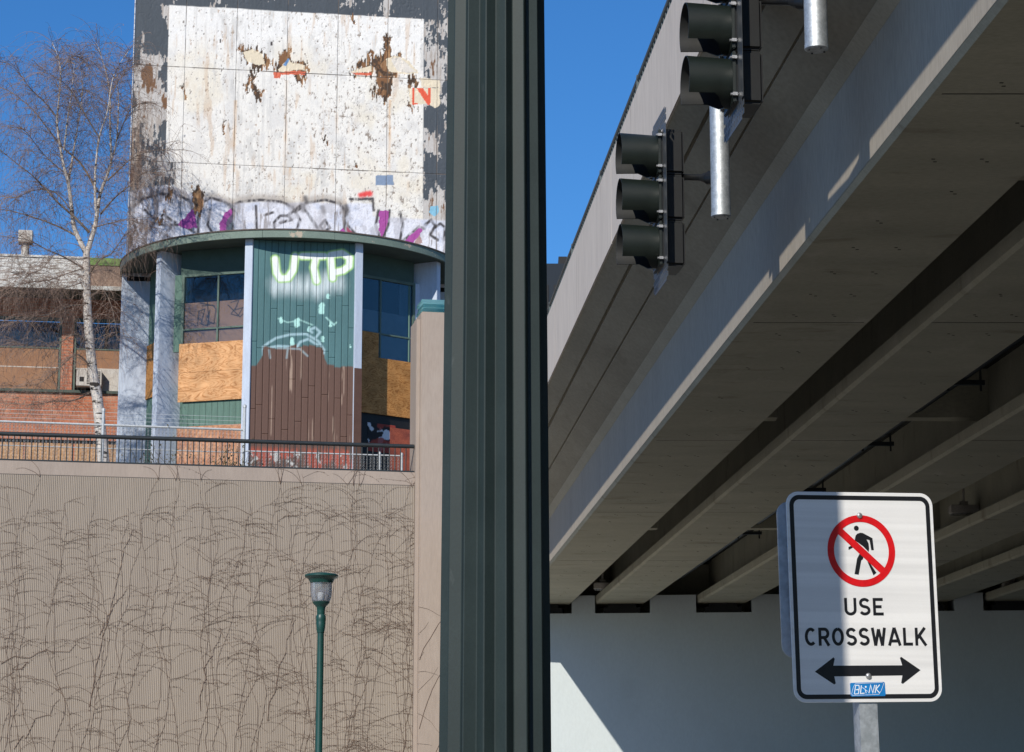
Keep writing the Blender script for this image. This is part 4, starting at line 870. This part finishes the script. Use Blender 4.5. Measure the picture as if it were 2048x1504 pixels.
# dry climber at the foot of the fence
lf = MB()
for _ in range(420):
    u = rv.choice((rv.gauss(330, 30), rv.gauss(450, 35), rv.gauss(470, 14))); a = wall_a(u, 900, -1.2); z = 8.35+abs(rv.gauss(0, .35)); c = CL(a, z, -1.2+rv.uniform(-.1, .1))
    d1 = Vector((rv.gauss(0, 1), rv.gauss(0, 1), rv.gauss(0, 1))).normalized()*.035; d2 = d1.orthogonal().normalized()*.02; lf.add([c-d1, c+d2, c+d1, c-d2], [(0, 1, 2, 3)])
for _ in range(40):
    u = rv.choice((rv.gauss(330, 20), rv.gauss(455, 30))); a = wall_a(u, 900, -1.2); lf.tube([CL(a, 8.3, -1.2), CL(a+rv.gauss(0, .1), 8.6, -1.18), CL(a+rv.gauss(0, .25), 8.3+rv.uniform(.4, .9), -1.2)], .005, 3, False)
lf.build('dry_ivy', M['leaf'], None, label='dry leafy ivy tangled along the foot of the chain-link fence', cat='ivy', kind='stuff')

# ================================================================ PARK LAMP
lp = at(643, 1150, 33); lx, ly = lp.x, lp.y; T = lp.z; c = Vector((lx, ly, 0))
la = empty('lamp_post', c, label='slim green post-top lamp with a flared cap before the ribbed wall', cat='street lamp')
q = MB(); q.lathe([(.001, T+.035), (.10, T+.032), (.225, T+.012), (.247, T-.002), (.247, T-.022), (.232, T-.038), (.205, T-.050), (.178, T-.085), (.168, T-.115), (.15, T-.118), (.001, T-.118)], c, 40); smooth_angle(q.build('cap', M['lampgreen'], la), 40)
q = MB(); q.lathe([(.160, T-.119), (.158, T-.20), (.150, T-.30), (.138, T-.375), (.120, T-.392), (.115, T-.385), (.132, T-.37), (.144, T-.30), (.152, T-.20), (.154, T-.12)], c, 40); smooth_angle(q.build('globe', M['lampglass'], la), 40)
q = MB(); q.lathe([(.001, T-.25), (.045, T-.255), (.055, T-.29), (.055, T-.39), (.001, T-.39)], c, 24); smooth_angle(q.build('bulb', mat('frosted bulb', (.8, .8, .8), (.75, .75, .75), rough=.4), la), 40)
q = MB(); q.lathe([(.001, T-.385), (.128, T-.393), (.118, T-.42), (.082, T-.455), (.066, T-.475), (.058, T-.53), (.06, T-.56), (.056, T-.575), (.072, T-.605), (.073, T-.66), (.068, T-.69), (.071, T-.70), (.062, T-.80), (.055, T-.84), (.055, T-.845)], c, 32); smooth_angle(q.build('fitter', M['lampgreen'], la), 40)
q = MB(); q.lathe([(.047, T-.842), (.058, .55), (.075, .50), (.10, .42), (.12, .06), (.17, .03), (.17, 0)], c, 24); smooth_angle(q.build('post', M['lampgreen'], la), 40)

# ================================================================ FLUTED POLE in the foreground
pc = Vector((-.0325, 4.3+.107, 0)); nf = 16; prof = []
for k in range(nf):
    for f_, rr_ in ((-.035, .997), (0, 1.0), (.035, .997), (.40, .868), (.47, .850), (.53, .850), (.60, .868)):
        prof.append((math.radians(11.3-90)+2*math.pi*(k+f_)/nf, rr_))
def rad(z): return .1212-.0064*z
q = MB(); zs = [.5+.55*i for i in range(15)]; n = len(prof); vsP = [pc+Vector((math.cos(t)*r*rad(z), math.sin(t)*r*rad(z), z)) for z in zs for t, r in prof]
q.add(vsP, [(i*n+k, i*n+(k+1) % n, (i+1)*n+(k+1) % n, (i+1)*n+k) for i in range(len(zs)-1) for k in range(n)])
fp = empty('fluted_pole', pc, label='dark green fluted metal pole filling the middle of the picture', cat='pole')
smooth_angle(q.build('shaft', M['pole'], fp), 14)
q = MB(); q.lathe([(.21, 0), (.21, .05), (.17, .09), (.155, .30), (.165, .34), (.135, .42), (.118, .50), (.10, .52)], pc, 32); smooth_angle(q.build('base', M['pole'], fp), 40)
q = MB(); q.lathe([(.075, 8.19), (.085, 8.21), (.085, 8.26), (.05, 8.33), (.001, 8.36)], pc, 24); smooth_angle(q.build('cap', M['pole'], fp), 40)

# ================================================================ CROSSWALK SIGN
SC = at(1727.5, 1193, 6.55); yaw = math.radians(13); roll = math.radians(-1.0)
SM = Matrix.Translation(SC) @ Matrix.Rotation(yaw, 4, 'Z') @ Matrix.Rotation(roll, 4, 'Y')      # local x right, z up, -y towards the viewer
se = empty('street_sign', SM @ Vector((0, .03, -SC.z)), label='white metal sign reading USE CROSSWALK with a crossed-out walker', cat='sign')
SW, SH = .457, .610
def rrect(w, h, r, n=8):
    P = []
    for cx, cz, a0 in ((w/2-r, h/2-r, 0), (-w/2+r, h/2-r, 90), (-w/2+r, -h/2+r, 180), (w/2-r, -h/2+r, 270)):
        for k in range(n+1): t = math.radians(a0+90*k/n); P.append((cx+r*math.cos(t), cz+r*math.sin(t)))
    return P
def flat(name, polys, y, m, parent, th=.0004, Mx=None):
    """flat shapes in the sign's plane (x,z), a hair thick"""
    q = MB(); Mx = Mx or SM
    for P in polys: q.prism([Mx @ Vector((x, y, z)) for x, z in P], (Mx.to_3x3() @ Vector((0, -th, 0))))
    return q.build(name, m, parent)
SHEET = mat('white reflective sheeting', (.74, .735, .72), (.70, .695, .685), scale=3, rough=.35, spec=.4, bscale=400, fine=.03)
N_, L_, P_ = NG(SHEET); tc = N_.new('ShaderNodeNewGeometry'); mp_ = N_.new('ShaderNodeMapping'); mp_.inputs['Scale'].default_value = (.6, .6, 42); L_.new(tc.outputs['Position'], mp_.inputs[0])
n_ = N_.new('ShaderNodeTexNoise'); n_.inputs['Scale'].default_value = 1; n_.inputs['Detail'].default_value = 2; L_.new(mp_.outputs[0], n_.inputs['Vector']); r_ = N_.new('ShaderNodeMapRange'); r_.inputs['From Min'].default_value = .35; r_.inputs['From Max'].default_value = .65; r_.inputs['To Min'].default_value = .90; r_.inputs['To Max'].default_value = 1.03; L_.new(n_.outputs[0], r_.inputs[0])
x_ = N_.new('ShaderNodeMix'); x_.data_type = 'RGBA'; x_.blend_type = 'MULTIPLY'; x_.inputs[0].default_value = 1; L_.new(P_.inputs['Base Color'].links[0].from_socket, x_.inputs[6]); L_.new(r_.outputs[0], x_.inputs[7]); L_.new(x_.outputs[2], P_.inputs['Base Color'])
INK = mat('black sign ink', (.012, .012, .014), (.010, .010, .012), rough=.35, spec=.4); RED = mat('red sign ink', (.62, .008, .012), (.56, .007, .010), rough=.35, spec=.4)
o = flat('panel', [rrect(SW, SH, .038)], 0, SHEET, se, .0025); bevel(o, .0008, 1)
ALU = mat('bare aluminium', (.60, .62, .64), (.5, .52, .54), scale=20, rough=.45, metal=.6)
def ringpoly(name, outer, inner, y, m, parent, th=.0004):
    q = MB(); n = len(outer); V = [SM @ Vector((x, y, z)) for x, z in outer+inner]; d = SM.to_3x3() @ Vector((0, -th, 0)); V2 = [v+d for v in V]
    q.add(V+V2, [(2*n+i, 2*n+(i+1) % n, 3*n+(i+1) % n, 3*n+i) for i in range(n)]+[(i, (i+1) % n, 2*n+(i+1) % n, 2*n+i) for i in range(n)]+[(n+i, n+(i+1) % n, 3*n+(i+1) % n, 3*n+i) for i in range(n)])
    return q.build(name, m, parent)
yf = -.0026
ringpoly('border', rrect(SW-.020, SH-.020, .030), rrect(SW-.046, SH-.046, .018), yf, INK, se)
# photo pixel -> sign plane
def sp(u, v):
    n = SM.to_3x3() @ Vector((0, 1, 0)); p = SM.inverted() @ on(u, v, SC, n); return (p.x, p.z)
def spl(L): return [sp(u, v) for u, v in L]
c0 = sp(1722, 1102); R1, R2 = .1050, .0850
circ = lambda c, r, n=56: [(c[0]+r*math.cos(2*math.pi*k/n), c[1]+r*math.sin(2*math.pi*k/n)) for k in range(n)]
walker = [spl([(1706, 1070), (1716, 1065), (1724, 1065), (1745, 1077), (1747, 1100), (1738, 1100), (1736, 1081), (1732, 1079), (1737, 1090), (1737, 1104), (1730, 1113), (1724, 1120), (1713, 1150), (1709, 1149), (1713, 1115), (1707, 1104), (1697, 1101), (1696, 1096), (1706, 1090), (1703, 1080)])]
zw = lambda x, y: (1690+x/6.838, 960+y/6.836)          # read from an enlargement
walker = [spl([zw(*p) for p in L]) for L in (
    [(132, 800), (140, 760), (165, 735), (205, 722), (240, 727), (370, 797), (390, 960), (355, 962), (330, 822), (290, 815), (318, 870), (325, 940), (318, 985), (240, 905), (128, 825)],
    [(98, 890), (120, 905), (105, 925), (45, 958), (42, 918)], [(195, 1010), (245, 1060), (240, 1085), (218, 1100), (182, 1297), (126, 1288), (160, 1075)], [(300, 1112), (345, 1150), (425, 1270), (385, 1305)])]
flat('walker', walker+[circ(sp(*zw(150, 661)), .0076, 24)], yf, INK, se)
rg = ringpoly('prohibition_ring', circ(c0, R1), circ(c0, R2), yf-.0006, RED, se)
t_ = math.radians(-42); dx, dz = math.cos(t_), math.sin(t_); L1 = R2+.004; w_ = .0105
flat('slash', [[(c0[0]-dx*L1+dz*w_, c0[1]-dz*L1-dx*w_), (c0[0]+dx*L1+dz*w_, c0[1]+dz*L1-dx*w_), (c0[0]+dx*L1-dz*w_, c0[1]+dz*L1+dx*w_), (c0[0]-dx*L1-dz*w_, c0[1]-dz*L1+dx*w_)]], yf-.0004, RED, rg)
# lettering drawn as strokes of even width
def stroke_poly(q, pts, w, y, Mx):
    """band of width w along pts (x,z)"""
    n = len(pts); Lf, Rt = [], []
    for i in range(n):
        a = Vector(pts[max(i-1, 0)]); c = Vector(pts[min(i+1, n-1)]); p = Vector(pts[i])
        if 0 < i < n-1:
            d1 = (p-a).normalized(); d2 = (c-p).normalized(); t = (d1+d2).normalized(); nn = Vector((-t.y, t.x)); k = 1/max(.45, nn.dot(Vector((-d1.y, d1.x))))
        else: t = (c-a).normalized(); nn = Vector((-t.y, t.x)); k = 1
        Lf.append(p+nn*w/2*k); Rt.append(p-nn*w/2*k)
    d = Mx.to_3x3() @ Vector((0, -.0004, 0)); V = [Mx @ Vector((p.x, y, p.y)) for p in Lf+Rt]; V2 = [v+d for v in V]
    q.add(V+V2, [(2*n+i, 2*n+i+1, 3*n+i+1, 3*n+i) for i in range(n-1)]+[(i, i+1, 2*n+i+1, 2*n+i) for i in range(n-1)]+[(n+i, n+i+1, 3*n+i+1, 3*n+i) for i in range(n-1)]+[(0, n, 3*n, 2*n), (n-1, 2*n-1, 4*n-1, 3*n-1)])
def arc(cx, cz, rx, rz, a0, a1, n=14): return [(cx+rx*math.cos(math.radians(a0+(a1-a0)*k/n)), cz+rz*math.sin(math.radians(a0+(a1-a0)*k/n))) for k in range(n+1)]
GL = {  # unit box: width given, height 1, stroke .17
 'U': (.66, [[(.08, 1)]+arc(.33, .33, .25, .25, 180, 360)+[(.58, 1)]]),
 'S': (.62, [arc(.31, .71, .22, .205, 25, 262, 16)+arc(.31, .29, .235, .205, 82, -155, 16)]),
 'E': (.58, [[(.09, 0), (.09, 1)], [(.09, .915), (.56, .915)], [(.09, .50), (.48, .50)], [(.09, .085), (.58, .085)]]),
 'C': (.66, [arc(.35, .5, .265, .415, 48, 312, 24)]),
 'R': (.66, [[(.09, 0), (.09, 1)], [(.09, .915)]+arc(.36, .685, .20, .23, 90, -90, 12)+[(.09, .455)], [(.33, .455), (.60, 0)]]),
 'O': (.70, [arc(.35, .5, .265, .415, 90, 450, 32)]),
 'W': (.84, [[(.06, 1), (.22, .0)], [(.22, .0), (.42, .92)], [(.42, .92), (.62, .0)], [(.62, .0), (.78, 1)]]),
 'A': (.76, [[(.06, 0), (.38, 1)], [(.38, 1), (.70, 0)], [(.17, .26), (.59, .26)]]),
 'L': (.58, [[(.09, 1), (.09, 0)], [(.09, .085), (.57, .085)]]),
 'K': (.68, [[(.09, 0), (.09, 1)], [(.60, 1), (.12, .40)], [(.26, .55), (.64, 0)]])}
def word(txt, u0, u1, vt, vb, name):
    (x0, _), (x1, _) = sp(u0, (vt+vb)/2), sp(u1, (vt+vb)/2); zt_ = sp((u0+u1)/2, vt)[1]; zb_ = sp((u0+u1)/2, vb)[1]; H = zt_-zb_
    adv = [GL[ch][0] for ch in txt]; gap = .13; tot = sum(adv)+gap*(len(txt)-1); kx = (x1-x0)/tot; x = x0
    for ch, w in zip(txt, adv):
        q = MB()
        for j, S in enumerate(GL[ch][1]): stroke_poly(q, [(x+px_*kx, zb_+pz*H) for px_, pz in S], .172*H, yf-.0003*j*.2, SM)
        q.build('letter', INK, se); x += (w+gap)*kx
word('USE', 1688, 1766, 1196, 1231, 'use'); word('CROSSWALK', 1609, 1852, 1255.5, 1291.5, 'crosswalk')
zs_ = lambda x, y: (1560+x/6.0235, 1180+y/6.025)
flat('arrow', [spl([zs_(*p) for p in L]) for L in ([(415, 985), (640, 812), (655, 830), (638, 912), (1468, 908), (1440, 820), (1455, 806), (1688, 966), (1475, 1132), (1455, 1120), (1470, 1030), (650, 1042), (668, 1125), (650, 1140)],)], yf, INK, se)
BLUE = mat('blue sticker', (.012, .20, .52), (.010, .15, .42), scale=12, rough=.4)
stp = [zs_(*p) for p in ((838, 1128), (850, 1120), (1245, 1108), (1256, 1118), (1268, 1262), (1255, 1278), (862, 1284), (846, 1272))]
st = flat('sticker', [spl(stp)], yf-.0006, BLUE, se)
WI = mat('white sticker print', (.75, .79, .82), (.7, .74, .78), rough=.4)
q = MB(); bx = lambda L: spl([zs_(*p) for p in L])
stroke_poly(q, bx([(905, 1130), (1225, 1115), (1243, 1130), (1215, 1210), (1185, 1258), (870, 1272), (856, 1255), (880, 1165), (905, 1130)]), .0009, yf-.0011, SM)
for L, w in (([(890, 1255), (905, 1150), (945, 1150), (950, 1195), (900, 1203), (945, 1205), (938, 1250), (892, 1255)], .0024), ([(975, 1150), (962, 1248), (1012, 1244)], .0028), ([(1020, 1195), (1032, 1245)], .002), ([(985, 1175), (1020, 1200), (1050, 1222)], .0012),
             ([(1065, 1245), (1085, 1148), (1112, 1242), (1135, 1145)], .0026), ([(1140, 1242), (1155, 1145)], .0028), ([(1195, 1142), (1152, 1195), (1192, 1240)], .0026)): stroke_poly(q, bx(L), w, yf-.0011, SM)
hc = sp(*zs_(1027, 1168)); q.prism([SM @ Vector((x, yf-.0010, z)) for x, z in circ(hc, .0027, 14)], SM.to_3x3() @ Vector((0, -.0005, 0))); q.build('sticker_print', WI, st)
for u, v in ((1718, 1031.5), (1736, 1352)):
    x, z = sp(u, v); q = MB(); n = 20; V = []; pr_ = [(.0, .0062), (.004, .006), (.0075, .0042), (.0088, .0015), (.0088, 0)]
    V = [SM @ Vector((x+r*math.cos(2*math.pi*k/n), yf-.0009-h, z+r*math.sin(2*math.pi*k/n))) for r, h in pr_ for k in range(n)]
    q.add(V, [(i*n+k, i*n+(k+1) % n, (i+1)*n+(k+1) % n, (i+1)*n+k) for i in range(len(pr_)-1) for k in range(n)]); smooth_angle(q.build('bolt', M['bolt'], se), 60)
PM = SM
q = MB(); w = .0275
for sx in (-1, 1): q.box(PM @ Vector((sx*.0275-(.002 if sx > 0 else 0)*1, .004, -SC.z)), PM.to_3x3() @ Vector((.0025, 0, 0)), PM.to_3x3() @ Vector((0, .05, 0)), PM.to_3x3() @ Vector((0, 0, SC.z+.24)))
q.box(PM @ Vector((-.025, .004, -SC.z)), PM.to_3x3() @ Vector((.05005, 0, 0)), PM.to_3x3() @ Vector((0, .003, 0)), PM.to_3x3() @ Vector((0, 0, SC.z+.24)))
q.box(PM @ Vector((-.025, .051, -SC.z)), PM.to_3x3() @ Vector((.05005, 0, 0)), PM.to_3x3() @ Vector((0, .003, 0)), PM.to_3x3() @ Vector((0, 0, SC.z+.24)))
q.build('post', M['galv'], se)
# second sign back to back on the same post
S2 = SM @ Matrix.Translation((-.006, .066, .055))
q = MB(); q.prism([S2 @ Vector((x, 0, z)) for x, z in rrect(SW, .457, .038)], S2.to_3x3() @ Vector((0, -.003, 0))); s2 = q.build('rear_sign', ALU, None, label='bare aluminium back of a second sign behind the white sign', cat='sign')

# ================================================================ TRAFFIC SIGNALS hung from the overpass
def signal(uc, vc, Y, pitch, label, plabel, pu, pv, PY, aim):
    c = at(uc, vc, Y); F = Vector(aim).normalized(); S = Vector((-F.y, F.x, 0)); Z = Vector((0, 0, 1))     # F faces, S sideways
    def X(f, s, z): return c+F*f+S*s+Z*z
    e = empty('traffic_signal', X(-.1, 0, -.6), label=label, cat='traffic light', group='traffic signals under the overpass')
    for k in range(3):
        z0 = (1-k)*pitch
        q = MB(); q.box(X(-.19, -.165, z0-pitch/2+.003), F*.17, S*.33, Z*(pitch-.006)); hs_ = bevel(q.build('section', M['sigblk'], e), .02, 3)
        q = MB(); q.box(X(-.019, -.160, z0-pitch/2+.008), F*.022, S*.32, Z*(pitch-.016)); bevel(q.build('door', M['sig'], hs_), .006)
        for sd in (-1, 1):
            for dz in (-.12, .12):
                q = MB(); q.tube([X(-.03, sd*.168, z0+dz), X(.022, sd*.168, z0+dz)], .008, 8); q.cbox(X(-.005, sd*.172, z0+dz), .03, .02, .02, F, S); q.build('latch', M['bolt'], hs_)
        q = MB(); n = 24; V = []
        for r, f in ((.001, .034), (.07, .030), (.12, .016), (.145, .004)):
            V += [X(f, r*math.cos(2*math.pi*j/n), z0+r*math.sin(2*math.pi*j/n)) for j in range(n)]
        q.add(V, [(i*n+j, i*n+(j+1) % n, (i+1)*n+(j+1) % n, (i+1)*n+j) for i in range(3) for j in range(n)]); smooth_angle(q.build('lens', M['lens'], hs_), 60)
        # cutaway visor, open below, a thin curved sheet
        q = MB(); nA, nL = 40, 10; ro, ri = .158, .154; O, I = [], []
        for i in range(nL+1):
            f = .004+.275*i/nL; t = i/nL; op = math.radians(0 if t < .12 else 52*min(1, (t-.12)/.22))
            dr_ = .012*t
            for j in range(nA+1):
                th = -math.pi/2+op+(2*math.pi-2*op)*j/nA
                O.append(X(f, (ro+dr_)*math.cos(th), z0+(ro+dr_)*math.sin(th))); I.append(X(f, (ri+dr_)*math.cos(th), z0+(ri+dr_)*math.sin(th)))
        m = len(O); fs = []; mi = []
        ix = lambda i, j: i*(nA+1)+j
        for i in range(nL):
            for j in range(nA):
                fs.append((ix(i, j), ix(i, j+1), ix(i+1, j+1), ix(i+1, j))); mi.append(0)
                fs.append((m+ix(i, j), m+ix(i+1, j), m+ix(i+1, j+1), m+ix(i, j+1))); mi.append(1)
        for j in range(nA): fs.append((ix(nL, j), ix(nL, j+1), m+ix(nL, j+1), m+ix(nL, j))); mi.append(0)
        for i in range(nL):
            for j in (0, nA): fs.append((ix(i, j), ix(i+1, j), m+ix(i+1, j), m+ix(i, j))); mi.append(0)
        q.v = [tuple(p) for p in O+I]; q.f = fs; q.mi = mi; vz = q.build('visor', None, e, mats=[M['sig'], M['signal_in']]); smooth_angle(vz, 50)
    # louvred backplate
    hw_, hh = .31, 1.5*pitch+.135
    q = MB(); bw_, pt = .13, .004
    def strip(s0, s1, z0, z1): q.box(X(-.030, s0, z0), F*.003, S*(s1-s0), Z*(z1-z0))
    for sg in (-1, 1):
        zA, zB = (1.5*pitch, hh) if sg > 0 else (-hh, -1.5*pitch)
        strip(-hw_+.05, hw_-.05, zA, zA+.022); strip(-hw_+.05, hw_-.05, zB-.022, zB); zc_ = (zA+zB)/2; strip(-hw_+.02, hw_-.02, zc_-.008, zc_+.008)
        s = -hw_
        while s < hw_-.001:
            strip(s, s+.034, zA+.022, zc_-.008); strip(s, s+.034, zc_+.008, zB-.022); s += .050
        a_, b_ = sorted((sg*.166, sg*hw_))
        z = -1.5*pitch
        strip(a_, b_, -1.5*pitch+.001, 1.5*pitch-.001)
    q.build('backplate', M['plate'], e)
    # hanger pipe
    pb = at(pu, pv, PY); zt_ = None
    t = max(0, min(1, (BR(.06, PY, 0).x-pb.x)/.718)); ztop = 6.406+.491*t+.02
    pe = empty('hanger_pipe', pb, label=plabel, cat='pipe', group='pipes under the overpass')
    q = MB(); q.lathe([(.069, 0), (.069, ztop-pb.z)], pb, 28); smooth_angle(q.build('tube', M['galv'], pe), 40)
    q = MB(); q.lathe([(.001, -.012), (.06, -.012), (.071, -.004), (.071, .022), (.069, .024)], pb, 28); cp = smooth_angle(q.build('end_cap', M['galv'], pe), 30)
    for j in range(4):
        a = j*math.pi/2+.4; q = MB(); q.tube([pb+Vector((.053*math.cos(a), .053*math.sin(a), -.018)), pb+Vector((.053*math.cos(a), .053*math.sin(a), -.010))], .006, 6); q.build('screw', M['black'], cp)
    q = MB(); q.lathe([(.13, ztop-pb.z-.05), (.13, ztop-pb.z-.03), (.07, ztop-pb.z-.028)], pb, 20); q.build('flange', M['galv'], pe)
    # bracket arm
    av = (357, 1423, 1358) if Y > 15 else (4, 1608, 1530)
    p1 = Vector((pb.x, pb.y, at(av[1], av[0], PY).z)); p0 = X(-.19, 0, at(av[2], av[0]-4, Y).z-c.z); d = (p1-p0).normalized()
    q = MB(); q.tube([p0, p1-d*.069], .026, 10); q.tube([p1-d*.36, p1-d*.2], [.03, .05], 12); q.tube([p1-d*.2, p1-d*.066], .055, 12); smooth_angle(q.build('arm', M['sigblk'], e), 40)
    q = MB(); q.cbox(p1-d*.073, .014, .09, .12, d, d.cross(Z), Z); q.build('clamp', M['sigblk'], e)
    for dz in (-.045, .045):
        q = MB(); q.tube([p1-d*.09+Z*dz, p1-d*.062+Z*dz], .011, 8); q.build('clamp_bolt', M['bolt'], e)
signal(1312, 404, 16.3, .352, 'smaller, lower traffic signal seen from the side, three visors, under the overpass edge', 'galvanised pipe hanging beside the lower traffic signal', 1442, 432, 15.55, (-.995, -.10, 0))
signal(1455, 62, 13.6, .352, 'nearer traffic signal, cut by the top of the picture, with dark green visors', 'galvanised pipe hanging at the top edge, right of the nearer signal', 1633, 97, 12.75, (-.995, -.10, 0))

# ================================================================ FAR DARK BUILDING
fb_ = at(1060, 527, 130)
fbd = empty('distant_building', (fb_.x, 134, 0), label='dark blue block far behind the overpass railing', cat='building')
q = MB(); q.box((fb_.x-9, 130, 0), (11.5, 0, 0), (0, 12, 0), (0, 0, fb_.z)); q.build('wall', mat('dark cladding', (.010, .017, .026), (.008, .014, .022), scale=.5, rough=.4), fbd)
pz = at(1122, 513, 131); q = MB(); q.box((pz.x-.15, 131, fb_.z), (.5, 0, 0), (0, 3, 0), (0, 0, pz.z-fb_.z)); q.build('roof_box', M['black'], fbd)
for k in range(5):
    for j in range(10):
        q = MB(); q.box((fb_.x-8.5+j*1.1, 129.95, fb_.z-3-k*3.2), (.8, 0, 0), (0, .04, 0), (0, 0, 1.7)); q.build('window', M['black'], fbd)
